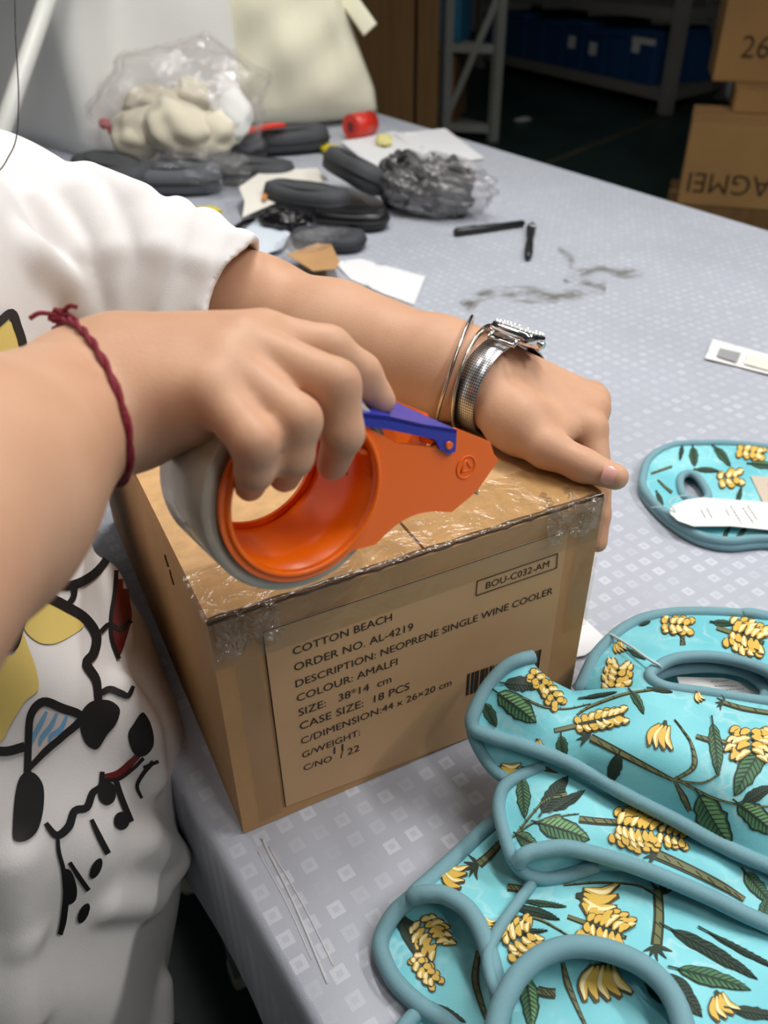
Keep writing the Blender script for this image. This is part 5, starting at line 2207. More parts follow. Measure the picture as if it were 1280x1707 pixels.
# --- bag E: the lowest, with an open curled end at the left and its handle loop in front
bE = bag('turquoise banana-print bag at the bottom front of the heap, its handle loop foremost', P(900, 1600, z=0))
oE = [(832, 1364, .016), (800, 1392, .016), (760, 1430, .017), (720, 1466, .019), (692, 1494, .022), (740, 1492, .032), (775, 1512, .035), (797, 1542, .036), (814, 1585, .036), (829, 1645, .036),
      (838, 1690, .034), (868, 1622, .040), (905, 1592, .043), (952, 1579, .045), (1010, 1586, .046), (1068, 1609, .047), (1112, 1648, .048), (1136, 1707, .048), (1150, 1800, .048),
      (1440, 1800, .044), (1440, 1600, .030), (1280, 1520, .030), (1110, 1448, .026), (993, 1420, .024), (900, 1425, .022), (850, 1400, .018)]
pE = Panel(oE, [(900, 1520, .034), (1000, 1520, .036), (1150, 1560, .036), (820, 1460, .024), (1250, 1640, .042), (760, 1465, .022)])
pE.build(bE, 'front_panel', step=13)
oE1 = [(692, 1494, .012), (655, 1528, .007), (636, 1564, .006), (640, 1592, .006), (655, 1628, .006), (692, 1668, .006), (742, 1704, .006), (790, 1760, .006), (880, 1780, .010), (850, 1700, .014), (832, 1645, .016), (814, 1588, .018), (795, 1545, .020), (765, 1515, .020), (735, 1500, .017)]
pE1 = Panel(oE1, [(720, 1580, .008), (770, 1640, .010)])
pE1.build(bE, 'back_panel', step=12)
binding(bE, [(836, 1360, .016), (800, 1391, .016), (760, 1429, .017), (720, 1465, .019), (690, 1493, .024), (708, 1490, .030), (740, 1492, .034), (775, 1512, .037), (797, 1542, .038), (814, 1585, .038), (829, 1645, .038), (838, 1690, .035)], 0.0056)
binding(bE, [(690, 1494, .022), (660, 1520, .014), (640, 1552, .009), (634, 1578, .008), (643, 1608, .008), (662, 1640, .008), (700, 1676, .008), (745, 1706, .008), (800, 1760, .008)], 0.0054)
binding(bE, [(822, 1740, .046), (832, 1690, .048), (848, 1652, .050), (868, 1622, .051), (905, 1592, .052), (952, 1578, .053), (1010, 1584, .054), (1068, 1608, .055), (1112, 1648, .055), (1138, 1707, .055), (1150, 1800, .053)], 0.0062, n=8)
binding(bE, [(886, 1474, .030), (862, 1506, .034), (832, 1548, .038), (814, 1590, .041), (818, 1630, .043), (836, 1672, .045)], 0.0036)
oE3 = [(850, 1800, .028), (848, 1710, .028), (866, 1640, .030), (905, 1602, .032), (952, 1590, .033), (1010, 1596, .034), (1064, 1620, .035), (1104, 1656, .036), (1128, 1710, .036), (1140, 1800, .036)]
pE3 = Panel(oE3, [(990, 1690, .034)])
pE3.build(bE, 'inner_panel', step=13)
oG = [(672, 1712, .004), (700, 1690, .005), (730, 1706, .005), (790, 1770, .005), (660, 1770, .004)]
Panel(oG).build(bE, 'lower_panel', step=12)
binding(bE, [(655, 1740, .005), (676, 1708, .006), (702, 1688, .006), (730, 1704, .006)], 0.0046)
dE = Decal(lambda x, y, l: pE.at(x, y, l))
small_hand(dE, 758, 1458, 42, 20, 4)
stem(dE, [(835, 1404), (818, 1424), (798, 1442)], [10, 14, 16])
palm_tuft(dE, 796, 1444, 160, 24)
stem(dE, [(846, 1480), (862, 1482), (876, 1486)], [13, 13, 12])
leaf(dE, 908, 1508, 76, 11, 8, 0, 1)
leaf(dE, 896, 1524, 80, 18, 16, .08, 0)
stem(dE, [(858, 1528), (900, 1534), (950, 1562)], [4, 5, 3])
bunch(dE, 868, 1566, 62, 48, -30, 3, False)
leaf(dE, 878, 1558, 74, 12, -8, .15, 0)
small_hand(dE, 1000, 1500, 62, 8, 4)
bunch(dE, 1010, 1552, 80, 58, 20, 3, True)
stem(dE, [(940, 1476), (1000, 1472), (1060, 1476), (1092, 1490)], [4, 4, 4])
stem(dE, [(1096, 1485), (1098, 1530), (1094, 1576)], [16, 18, 20])
palm_tuft(dE, 1096, 1578, 90, 26)
palm_tuft(dE, 1098, 1492, -90, 26)
leaf(dE, 1190, 1592, 170, 26, 30, .06, 0)
leaf(dE, 1245, 1590, 150, 12, 28, 0, 0)
leaf(dE, 1190, 1634, 130, 30, 16, .06, 1)
leaf(dE, 1140, 1660, 96, 34, 50, 0, 0)
small_hand(dE, 1206, 1678, 44, 60, 4)
leaf(dE, 1260, 1690, 90, 22, 10, 0, 0)
small_hand(dE, 814, 1540, 22, 30, 3)
dE.build('banana_print', PRM, bE, kind='stuff')
dE1 = Decal(lambda x, y, l: pE1.at(x, y, l))
bunch(dE1, 718, 1560, 70, 60, 55, 2, False)
leaf(dE1, 694, 1572, 120, 34, 58, 0, 0)
bunch(dE1, 708, 1618, 70, 26, 50, 2, False)
stem(dE1, [(798, 1585), (792, 1630), (800, 1665), (812, 1700)], [9, 13, 11, 8])
leaf(dE1, 752, 1690, 60, 12, 30, 0, 0)
dE1.build('banana_print', PRM, bE, kind='stuff', label='print inside the open end')
dE3 = Decal(lambda x, y, l: pE3.at(x, y, l))
leaf(dE3, 882, 1672, 96, 32, 84, .04, 2)
stem(dE3, [(896, 1652), (912, 1656), (926, 1657)], [17, 18, 18])
stem(dE3, [(938, 1606), (946, 1640), (962, 1680), (976, 1710)], [7, 12, 8, 6])
small_hand(dE3, 1014, 1638, 64, 80, 5)
leaf(dE3, 1090, 1660, 40, 10, 50, 0, 0)
dE3.build('banana_print', PRM, bE, kind='stuff', label='print on the panel behind the handle loop')


# ------------------------------------------------------------------ clutter at the far end of the table
def blobby(bm, c, rad, M, seed, amp=0.12, sub=3, flat=None, f=1.0, sq=1.0):
    """lumpy closed shape: a squashed sphere with soft folds"""
    rj = random.Random(seed)
    ph = [rj.uniform(0, 6.28) for _ in range(9)]
    r = bmesh.ops.create_icosphere(bm, subdivisions=sub, radius=1)
    for v in r['verts']:
        q = v.co.copy()
        if sq != 1.0:
            q = Vector([math.copysign(abs(a) ** sq, a) for a in q])
        k = 1 + amp * (math.sin(3 * f * q.x + ph[0]) * math.sin(4 * f * q.y + ph[1]) + .6 * math.sin(7 * f * q.y + ph[2] + 2 * q.z) * math.sin(6 * f * q.x + ph[3]) + .4 * math.sin(11 * f * q.z + ph[4] + 5 * f * q.x))
        q = Vector((q.x * rad[0], q.y * rad[1], q.z * rad[2])) * k
        w = Vector(c) + M @ q
        v.co = w
    for fc in bm.faces:
        fc.smooth = True
    return bm


def tabl(px, py, ang=0.0):
    """point on the table top and a frame whose x runs along a photo direction"""
    p = P(px, py, z=0)
    a = R(ang)
    q = P(px + 20 * math.cos(a), py + 20 * math.sin(a), z=0) - p
    return p, Matrix.Rotation(math.atan2(q.y, q.x), 3, 'Z')


M_dgrey = mat('dark_grey_cloth', (66, 68, 72), 0.7, bump=0.1, bscale=300, var=0.1, vscale=30)
M_black = mat('black_plastic', (22, 22, 24), 0.35)
M_blackg = mat('black_gloss', (20, 19, 22), 0.15)
M_zip = mat('zip_tape', (36, 37, 40), 0.6)
M_film = film('clear_film', (0.97, 0.97, 0.97), 0.16, 0.13, 38, 1.0, 0.03)
M_film_s = film('clear_film_fine', (0.96, 0.96, 0.96), 0.13, 0.12, 50, 1.0, 0.02)
M_cream = mat('cream_cotton', (226, 218, 196), 0.85, bump=0.2, bscale=80, var=0.06, vscale=12)
M_creambag = mat('cream_padded', (236, 232, 208), 0.8, bump=0.1, bscale=200, var=0.03, vscale=5)
M_whites = mat('white_sack_cloth', (240, 240, 236), 0.75, bump=0.05, bscale=120, var=0.03, vscale=3)
M_paper = mat('white_paper', (232, 233, 236), 0.7)
M_redp = mat('red_plastic', (214, 52, 38), 0.35)
M_yel = mat('yellow_plastic', (226, 208, 40), 0.35)


def pouch(px, py, L, Wd, Ht, ang, label, m=None, tilt=0.0, seed=1, lift=0.0):
    """rounded zip case lying on the table"""
    p, M = tabl(px, py, ang)
    M = M @ Matrix.Rotation(tilt, 3, 'X')
    t = thing('zip_case', p, label, 'case', 'grey zip cases in the clutter')
    c = p + Vector((0, 0, Ht / 2 + lift + abs(math.sin(tilt)) * Wd * .5 + 0.002))
    bm = bmesh.new()
    n = 40
    prof = [(-.5, .80), (-.42, .95), (-.2, 1), (.2, 1), (.42, .95), (.5, .80)]
    rr_ = []
    for z_, s_ in prof:
        row = []
        for k in range(n):
            a = 2 * math.pi * k / n
            e = 0.7
            row.append(bm.verts.new(c + M @ Vector((L / 2 * s_ * math.copysign(abs(math.cos(a)) ** e, math.cos(a)), Wd / 2 * s_ * math.copysign(abs(math.sin(a)) ** 0.85, math.sin(a)), z_ * Ht * (1 + .12 * math.cos(a * 2))))))
        rr_.append(row)
    for A, B in zip(rr_, rr_[1:]):
        for k in range(n):
            bm.faces.new((A[k], A[(k + 1) % n], B[(k + 1) % n], B[k])).smooth = True
    bm.faces.new(rr_[-1])
    bm.faces.new(list(reversed(rr_[0])))
    obj('shell', bm, m or M_dgrey, t)
    bm = bmesh.new()
    q = [c + M @ Vector((L / 2 * 1.005 * math.copysign(abs(math.cos(a)) ** .7, math.cos(a)), Wd / 2 * 1.005 * math.copysign(abs(math.sin(a)) ** .85, math.sin(a)), 0)) for a in [2 * math.pi * k / n for k in range(n)]]
    tube(bm, q, Ht * 0.07, 6, True)
    obj('zip', bm, M_zip, t)
    bm = bmesh.new()
    q = [c + M @ Vector((L / 2 * .72 * math.cos(a), Wd / 2 * .62 * math.sin(a), Ht * .5)) for a in [2 * math.pi * k / n for k in range(n)]]
    tube(bm, q, Ht * 0.035, 6, True)
    obj('seam', bm, M_zip, t)
    return t


pouch(592, 334, 0.236, 0.111, 0.055, 33, 'charcoal zip case tilted on top of the others, nearest the clear bag of dark cords', tilt=-0.45, lift=0.012)
pouch(512, 360, 0.209, 0.098, 0.052, 10, 'charcoal zip case between the logo paper and the tilted zip case', lift=0.010)
pouch(585, 378, 0.162, 0.091, 0.036, 4, 'black zip case lying flat under the tilted charcoal one', M_black)
pouch(548, 412, 0.149, 0.098, 0.029, 4, 'dark flat zip case nearest the bare forearm', mat('slate_cloth', (58, 60, 68), 0.7))
pouch(470, 254, 0.270, 0.130, 0.058, -4, 'dark grey zip case behind the red strap, below the cream padded bag', lift=0.004)
pouch(360, 276, 0.297, 0.156, 0.058, -10, 'dark grey zip case under the bag of cream cloths', lift=0.0)
pouch(420, 304, 0.230, 0.117, 0.052, 6, 'dark grey zip case below the red strap', lift=0.0)
pouch(195, 314, 0.270, 0.156, 0.065, 20, 'dark grey zip case showing just above the white sleeve at far left')
pouch(288, 319, 0.243, 0.130, 0.058, 0, 'grey zip case in crinkled film above the white sleeve', mat('mid_grey_cloth', (92, 96, 102), 0.7))

# crinkled clear films
def film_bag(c, rad, M, seed, label, name='plastic_bag', m=None, amp=0.16, neck=None, group=None):
    bm = bmesh.new()
    blobby(bm, c, rad, M, seed, amp, 5, f=1.6)
    rj = random.Random(seed)
    for v in bm.verts:
        v.co += Vector((rj.uniform(-1, 1), rj.uniform(-1, 1), rj.uniform(-1, 1))) * min(rad) * 0.03
        v.co.z = max(v.co.z, 0.002)
    return obj(name, bm, m or M_film, None, label, 'bag', group)


p, M = tabl(335, 316, 5)
film_bag(p + Vector((0, 0, 0.042)), (0.13, 0.075, 0.050), M, 3, 'crinkled clear plastic film wrapped round grey pieces near the white sleeve', 'plastic_wrap', M_film_s)
p, M = tabl(472, 386, 12)
bm = bmesh.new()
blobby(bm, p + Vector((0, 0, 0.022)), (0.055, 0.036, 0.024), M, 8, 0.12, 4, f=2)
obj('plastic_packet', bm, mat('black_film', (24, 20, 24), 0.12, bump=0.8, bscale=70), None, 'small glossy black plastic packet beside the logo paper', 'packet')

# clear bag full of dark cords
p, M = tabl(722, 356, 8)
cen = p + Vector((0, 0.0, 0.058))
rj = random.Random(21)
M_cordk = mat('dark_cord', (54, 49, 54), 0.5, var=0.2, vscale=40)
for k in range(18):
    bm = bmesh.new()
    q = []
    a0 = rj.uniform(0, 6.28)
    tiltm = M @ Matrix.Rotation(rj.uniform(-.6, .6), 3, 'X') @ Matrix.Rotation(rj.uniform(-.5, .5), 3, 'Y')
    for i in range(14):
        a = a0 + 2 * math.pi * i / 14
        q.append(cen + Vector((rj.uniform(-.006, .006), rj.uniform(-.006, .006), 0)) + M @ Vector((-0.022, 0, 0)) + tiltm @ Vector((math.cos(a) * rj.uniform(.075, .110), math.sin(a) * rj.uniform(.030, .060), rj.uniform(-.036, .036))))
    for v in q:
        v.z = max(v.z, 0.012)
    tube(bm, catmull(q, 4, True), 0.0085, 6, True)
    obj('cord_loop', bm, M_cordk, None, 'dark cord loop bundled inside the clear plastic bag', 'cord', 'dark cords in the clear bag')
film_bag(cen, (0.135, 0.078, 0.062), M, 13, 'clear plastic bag full of dark cords, middle of the table', amp=0.10, m=film('clear_film_cords', (0.93, 0.93, 0.93), 0.20, 0.09, 45, 1.2, 0.05))

# bag of cream cloths: each cloth a thing, the film round them another
for k, (px, py, d, rx, ry, rz, a, m_) in enumerate((
        (238, 222, 2.12, .085, .06, .060, 20, 0), (300, 215, 2.08, .095, .06, .070, -25, 0), (352, 225, 2.10, .07, .05, .06, 10, 0),
        (268, 178, 2.20, .10, .06, .045, -10, 0), (330, 170, 2.18, .075, .05, .045, -35, 0), (382, 178, 2.10, .05, .045, .085, 15, 1))):
    c = P(px, py, d=d)
    bm = bmesh.new()
    Mb = Mcam @ Matrix.Rotation(R(a), 3, 'Z')
    blobby(bm, c, (rx, rz, ry), Mb, 31 + k, 0.10, 4, f=0.9)
    for v in bm.verts:
        v.co.z = max(v.co.z, 0.004)
    where = ['leftmost in the clear bag', 'largest in the clear bag, front middle', 'front right in the clear bag', 'upper left in the clear bag', 'upper middle in the clear bag', 'white roll at the right of the clear bag'][k]
    obj('folded_cloth', bm, M_cream if not m_ else M_whites, None, ('crumpled cream cloth ' if not m_ else 'rolled pale cloth, ') + where, 'cloth', 'cream cloths in the clear bag')
c = P(305, 178, d=2.15)
film_bag(c, (0.215, 0.155, 0.12), Mcam, 17, 'clear plastic bag holding cream cloths in front of the white sack', m=film('clear_film_milky', (0.98, 0.97, 0.97), 0.08, 0.12, 22, 1.0, 0.07), amp=0.10)

# tall white sack and the cream padded bag behind the clutter
sA, sB, sC, sD = P(150, 268, z=0), P(415, 222, z=0), None, None
bm = bmesh.new()
A_, B_2 = Vector((sA.x, sA.y, 0)), Vector((sB.x, sB.y, 0))
dirw = (B_2 - A_).normalized()
bk = Vector((-0.22, 0.62, 0))
foot = []
for a, b in ((A_, B_2), (B_2, B_2 + bk), (B_2 + bk, A_ + bk), (A_ + bk, A_)):
    for k in range(12):
        foot.append(a.lerp(b, k / 12))
cf = sum(foot, Vector()) / len(foot)
sm = []
for i in range(48):
    q = (foot[i - 1] + foot[i] * 2 + foot[(i + 1) % 48]) / 4
    sm.append(q)
rows = []
for j in range(19):
    h = 0.75 * j / 18
    row = []
    for i, q in enumerate(sm):
        s_ = 1 + 0.02 * math.sin(h * 9 + i * .5) - (0.10 * max(0, j - 14) / 4) - (0.03 if j == 0 else 0)
        row.append(bm.verts.new(cf + (q - cf) * s_ + Vector((0, 0, h + 0.001))))
    rows.append(row)
for A, B in zip(rows, rows[1:]):
    for i in range(48):
        bm.faces.new((A[i], A[(i + 1) % 48], B[(i + 1) % 48], B[i])).smooth = True
bm.faces.new(rows[-1])
bm.faces.new(list(reversed(rows[0])))
sack = obj('storage_bag', bm, M_whites, None, 'tall white square-cornered storage bag at the back left of the table', 'bag')
bm = bmesh.new()
pa, pb = P(408, 84, d=2.56), P(416, 122, d=2.56)
tube(bm, [pa, pa.lerp(pb, .5), pb], 0.012, 8, flat=.4)
obj('red_tab', bm, mat('red_tab', (214, 92, 92), 0.6), sack, label='small red tab on the side edge')


def pillow(bm, c, ux, uy, w, h, th, seed):
    n = 22
    un = ux.cross(uy).normalized()
    rj = random.Random(seed)
    ph = [rj.uniform(0, 6) for _ in range(6)]
    G = {}
    for s_ in (-1, 1):
        for i in range(n + 1):
            for j in range(n + 1):
                u, v = 2 * i / n - 1, 2 * j / n - 1
                e = max(0, 1 - abs(u) ** 2.6) ** .5 * max(0, 1 - abs(v) ** 2.6) ** .5
                wr_ = 0.10 * math.sin(6 * u + 4 * v + ph[0]) + .07 * math.sin(11 * v - 5 * u + ph[1]) + 0.05 * math.sin(15 * u + ph[2]) * (1 - v) * .5
                inw = 1 - 0.05 * (abs(u) * abs(v))
                if (s_, i, j) not in G:
                    key = (0, i, j) if i in (0, n) or j in (0, n) else (s_, i, j)
                    if key not in G:
                        G[key] = bm.verts.new(c + ux * (u * w * inw) + uy * (v * h * inw) + un * (s_ * th * e * (1 + wr_)))
                    G[(s_, i, j)] = G[key]
    for s_ in (-1, 1):
        for i in range(n):
            for j in range(n):
                q = (G[(s_, i, j)], G[(s_, i + 1, j)], G[(s_, i + 1, j + 1)], G[(s_, i, j + 1)])
                bm.faces.new(q if s_ > 0 else tuple(reversed(q))).smooth = True
    return bm


bl, br = P(414, 214, z=0.01), P(655, 200, z=0.01)
ux = (br - bl).normalized()
uy = Vector((-0.10, 0.22, 1)).normalized()
cp = thing('padded_bag', (bl + br) / 2, 'plump cream padded bag standing beside the tall white storage bag', 'bag')
bm = bmesh.new()
pillow(bm, (bl + br) / 2 + uy * 0.29 - ux * 0.03 + Vector((0, .02, 0)), ux, uy, (br - bl).length / 2 + 0.005, 0.29, 0.12, 5)
for v in bm.verts:
    k = max(0, v.co.z - 0.10) / 0.45
    v.co -= ux * (0.16 * k) * max(0, (v.co - (bl + br) / 2).dot(ux) / 0.22)
    v.co.z = max(v.co.z, 0.004)
obj('cushion', bm, M_creambag, cp)
bm = bmesh.new()
q = catmull([P(560, -30, d=2.5), P(585, 5, d=2.46), P(603, 30, d=2.45), P(617, 50, d=2.45)], 6)
tube(bm, q, 0.026, 8, flat=.14, up=-ray(600, 20))
obj('strap', bm, M_creambag, cp)
# red bits, yellow bits
p, M = tabl(432, 268, -12)
bm = bmesh.new()
cst = p + Vector((0, 0, 0.075))
tube(bm, catmull([cst + M @ Vector((-.085, 0, -.006)), cst + M @ Vector((-.03, 0, .004)), cst + M @ Vector((.03, 0, .006)), cst + M @ Vector((.085, 0, .004))], 6), 0.022, 8, flat=.3, up=(0, 0, 1))
obj('strap_handle', bm, M_redp, None, 'bright red webbing strap lying across the grey zip cases', 'strap')
p, M = tabl(600, 232, -10)
bm = bmesh.new()
tube(bm, [p + Vector((-.03, .0, .036)), p + Vector((.05, .03, .036))], 0.034, 24)
rl = obj('spool', bm, M_redp, None, 'red plastic spool at the foot of the cream padded bag', 'spool')
bm = bmesh.new()
tube(bm, [p + Vector((-.032, .0, .036)), p + Vector((-.030, .0005, .036))], 0.014, 16)
obj('hub', bm, mat('spool_hub', (120, 26, 22), 0.5), rl)
for k, (px, py, s_) in enumerate(((345, 360, .020), (552, 258, .026), (640, 243, .030))):
    p, M = tabl(px, py, 20 * k)
    bm = bmesh.new()
    blobby(bm, p + Vector((0, 0, s_ * .5)), (s_ * 1.5, s_ * .8, s_ * .5), M, 50 + k, .2, 3, f=1.5)
    obj('sweet_wrapper', bm, M_yel if k < 2 else mat('pale_yellow', (228, 220, 150), 0.5), None, 'crumpled yellow wrapper ' + ['beside the white sleeve', 'behind the tilted charcoal zip case', 'by the red spool on the papers'][k], 'wrapper')
for k, (px, py) in enumerate(((186, 262), (202, 276))):
    p, M = tabl(px, py + 8, 40)
    bm = bmesh.new()
    blobby(bm, p + Vector((0, 0, 0.095)), (.022, .016, .014), M, 60 + k, .1, 2)
    obj('red_button', bm, mat('red_knob', (196, 60, 60), 0.4), None, 'small red knob ' + ('left of its twin' if k == 0 else 'right of its twin') + ' at the foot of the white storage bag', 'knob', 'red knobs')

# papers on the table
def sheet_obj(pts, z, name, label, m=None, cat='paper', curl=0.0, seed=1):
    rj = random.Random(seed)
    vs, fs = cdt(pts, 9)
    xs = [p_[0] for p_ in pts]
    ys = [p_[1] for p_ in pts]
    bm = bmesh.new()
    top, bot = [], []
    for v in vs:
        u = (v.x - min(xs)) / (max(xs) - min(xs))
        w = (v.y - min(ys)) / (max(ys) - min(ys))
        zz = z + curl * (abs(u - .5) * 2) ** 2 + curl * .4 * math.sin(5 * u + 4 * w + seed)
        p_ = P(v.x, v.y, z=max(zz, 0.0012))
        top.append(bm.verts.new(p_))
        bot.append(bm.verts.new(p_ - Vector((0, 0, 0.0006))))
    for f in fs:
        bm.faces.new([top[i] for i in f]).smooth = True
        bm.faces.new([bot[i] for i in reversed(f)])
    bmesh.ops.recalc_face_normals(bm, faces=bm.faces)
    return obj(name, bm, m or M_paper, None, label, cat)


sheet_obj([(568, 236), (658, 218), (736, 264), (640, 294)], 0.004, 'paper_sheet', 'white paper sheet under the red spool, by the tilted zip case', curl=.004)
sheet_obj([(655, 222), (742, 214), (808, 264), (728, 276)], 0.003, 'paper_sheet', 'white paper sheet nearest the far table edge', curl=.003, seed=2)
sheet_obj([(556, 436), (602, 431), (709, 461), (690, 508), (640, 490), (585, 466)], 0.002, 'paper_sheet', 'white paper sheet lying just behind the bare forearm', curl=.002, seed=3)
sheet_obj([(392, 398), (432, 360), (484, 388), (470, 414), (440, 424)], 0.012, 'paper_sheet', 'bluish white paper sheet poking out beside the sleeve', mat('blue_paper', (214, 224, 236), 0.6), curl=.004, seed=4)
lp = sheet_obj([(398, 312), (438, 284), (528, 280), (548, 300), (500, 312), (470, 334), (440, 346), (404, 362), (408, 336)], 0.034, 'paper_sheet', 'creased white paper with a small orange mark, amid the grey zip cases', mat('warm_paper', (232, 228, 218), 0.7), curl=.008, seed=5)
dcx = Decal(lambda x, y, l: P(x, y, z=0.045 + l))
dcx.blob([(438, 322), (445, 324), (444, 331), (437, 332)], 0, 0, 4)
dcx.build('orange_mark', [mat('orange_ink', (206, 132, 70), 0.6)], lp)
cb = sheet_obj([(478, 424), (548, 398), (566, 436), (560, 448), (522, 452)], 0.022, 'card_piece', 'torn piece of brown card behind the bare forearm', M_kraft, 'card', curl=.004, seed=6)
p, M = tabl(525, 425, -15)
film_bag(p + Vector((0, 0, 0.028)), (0.075, 0.035, 0.018), M, 41, 'clear plastic sleeve crumpled over the torn brown card', 'plastic_sleeve', M_film_s)
lb = sheet_obj([(1188, 565), (1300, 596), (1330, 606), (1330, 640), (1290, 626), (1175, 597)], 0.003, 'swing_label', 'white woven label with a grey square, at the right side of the tablecloth', M_card, 'label', curl=.001)
dcx = Decal(lambda x, y, l: P(x, y, z=0.0052 + l))
dcx.fill([(1200, 580), (1235, 588), (1228, 604), (1194, 594)], 0, 0, 8)
dcx.fill([(1246, 590), (1300, 604), (1296, 622), (1240, 606)], 1, 0, 8)
dcx.build('printed_square', [mat('grey_square', (150, 152, 154), 0.7), mat('cream_square', (222, 222, 210), 0.7)], lb)
sheet_obj([(955, 1096), (972, 1030), (1012, 1066), (975, 1092)], 0.004, 'paper_tag', 'white paper tag on the cloth just right of the carton', cat='tag')
# black pen and clip, cable ends
bm = bmesh.new()
a, b = P(757, 388, z=.008), P(874, 372, z=.008)
pen = thing('marker_pen', a.lerp(b, .5), 'black marker pen lying by the clear bag of cords', 'pen')
tube(bm, [a.lerp(b, t_) for t_ in (0, .02, .6, .62, .97, 1)], [.005, .0085, .0085, .0075, .007, .004], 12)
obj('barrel', bm, M_black, pen)
bm = bmesh.new()
tube(bm, [a.lerp(b, t_) + Vector((0, 0, .008)) for t_ in (0.02, .3)], .002, 6)
obj('pen_clip', bm, M_blackg, pen)
a, b = P(886, 374, z=.008), P(880, 430, z=.008)
tg_ = thing('zip_puller', a.lerp(b, .5), 'small black zip puller beside the marker pen', 'zip puller')
bm = bmesh.new()
tube(bm, [a.lerp(b, t_) for t_ in (0, .1, .35, .5, .6, .85, 1)], [.006, .010, .008, .0055, .008, .0085, .005], 12)
obj('body', bm, M_black, tg_)
bm = bmesh.new()
c_ = a.lerp(b, .16) + Vector((0, 0, .009))
tube(bm, [c_ + Vector((math.cos(k * .5236) * .005, math.sin(k * .5236) * .009, 0)) for k in range(12)], .0016, 6, True)
obj('ring', bm, M_steelp, tg_)
for k, (q, r_) in enumerate(((((573, 368), (582, 382), (594, 398)), .006), (((386, 384), (404, 372), (424, 366)), .005), (((566, 392), (570, 402), (568, 412)), .006))):
    bm = bmesh.new()
    tube(bm, catmull([P(x, y, z=.008) for x, y in q], 5), r_, 8)
    obj('cord_end', bm, M_black, None, 'short black cord end ' + ['right of the dark flat zip case', 'beside the bluish paper at the sleeve', 'below the dark flat zip case'][k], 'cord')

# white pole at the far left, behind the person
bm = bmesh.new()
pa, pb = P(92, -40, d=1.75), P(-12, 262, d=1.62)
tube(bm, [pa + (pa - pb) * .8, pb + (pb - pa) * ((pb.z - 0.012) / max(1e-6, (pa.z - pb.z)))], 0.0175, 14)
pole = obj('lamp_arm', bm, mat('white_enamel', (222, 222, 216), 0.35), None, 'white lamp arm slanting past the storage bag at upper left', 'lamp arm')
ptop = pa + (pa - pb) * .8
bm = bmesh.new()
lathe(bm, [(0.01, .05), (0.03, .045), (0.07, 0), (0.065, -.002), (0.02, .035)], ptop + Vector((0, 0, -.02)), Matrix.Identity(3), 24)
obj('lamp_head', bm, mat('white_enamel', (222, 222, 216), 0.35), pole)
pbot = pb + (pb - pa) * ((pb.z - 0.03) / max(1e-6, (pa.z - pb.z)))
bm = bmesh.new()
lathe(bm, [(0.001, 0.0005), (0.07, 0.0005), (0.07, 0.015), (0.02, 0.022), (0.014, .03), (0.001, .03)], Vector((pbot.x, pbot.y, 0.0)), Matrix.Identity(3), 24)
obj('lamp_base', bm, mat('white_enamel', (222, 222, 216), 0.35), pole)

# ------------------------------------------------------------------ racks, cartons and bins across the aisle
M_rack = mat('rack_steel', (150, 152, 148), 0.45, 0.2, var=0.08, vscale=3)
M_rackd = mat('rack_steel_grey', (128, 126, 122), 0.5, 0.2)
M_bin = mat('blue_bin', (20, 62, 108), 0.5, var=0.12, vscale=4)
M_binl = mat('blue_bin_light', (34, 98, 162), 0.5)
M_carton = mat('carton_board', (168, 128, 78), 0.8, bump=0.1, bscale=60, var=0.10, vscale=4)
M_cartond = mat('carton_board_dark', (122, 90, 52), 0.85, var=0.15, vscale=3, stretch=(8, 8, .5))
M_ctape = mat('carton_tape', (176, 140, 92), 0.3)


def crate(c, size, rotz, label, m, group=None, name='carton', tape=True):
    """closed carton with two top flaps, a seam and a strip of tape"""
    M = Matrix.Rotation(rotz, 3, 'Z')
    t = thing(name, Vector((c[0], c[1], c[2] - size[2] / 2)), label, 'box', group)
    bm = bmesh.new()
    box(bm, c, size, M, 0.008)
    obj('body', bm, m, t)
    for s_ in (-1, 1):
        bm = bmesh.new()
        box(bm, Vector(c) + M @ Vector((0, s_ * size[1] * .25, size[2] / 2 + .002)), (size[0] * .99, size[1] * .49, .004), M)
        obj('flap', bm, m, t)
    if tape:
        bm = bmesh.new()
        box(bm, Vector(c) + M @ Vector((0, 0, size[2] / 2 + .0048)), (size[0] * 1.0, .06, .0016), M)
        for s_ in (-1, 1):
            box(bm, Vector(c) + M @ Vector((s_ * (size[0] / 2 + .0008), 0, size[2] / 2 - .05)), (.0016, .06, .11), M)
        obj('tape_strip', bm, M_ctape, t)
    return t, M


YAW = R(-27)
Mf = Matrix.Rotation(YAW, 3, 'Z')


def face_crate(px0, px1, py0, py1, d, depth, label, m, rot=YAW, **k):
    """carton whose front face is seen between two pixel corners at depth d"""
    a, b = P(px0, py1, d=d), P(px1, py0, d=d)
    M = Matrix.Rotation(rot, 3, 'Z')
    q = M.transposed() @ (b - a)
    w, h = abs(q.x), b.z - a.z
    # keep the height of the front face's edges as seen: use vertical extent at that depth
    hgt = (py1 - py0) / FPX * d / 0.82
    top = P((px0 + px1) / 2, py0, d=d)
    c = top + Vector((0, 0, -hgt / 2)) + M @ Vector((0, depth / 2, 0))
    return crate(c, (w, depth, hgt), rot, label, m, **k) + (c, (w, depth, hgt))


def crate_text(body, M, c, size, u0, u1, v0, m, parent, flip=False):
    f = lambda x, z: Vector(c) + M @ Vector((x, -size[1] / 2 - .002, z))
    a, b = (u0, v0), (u1, v0)
    if flip:
        a, b = (u1, v0), (u0, v0)
    return print_line(body, a, b, f, m, parent, 'stencilled_marking')


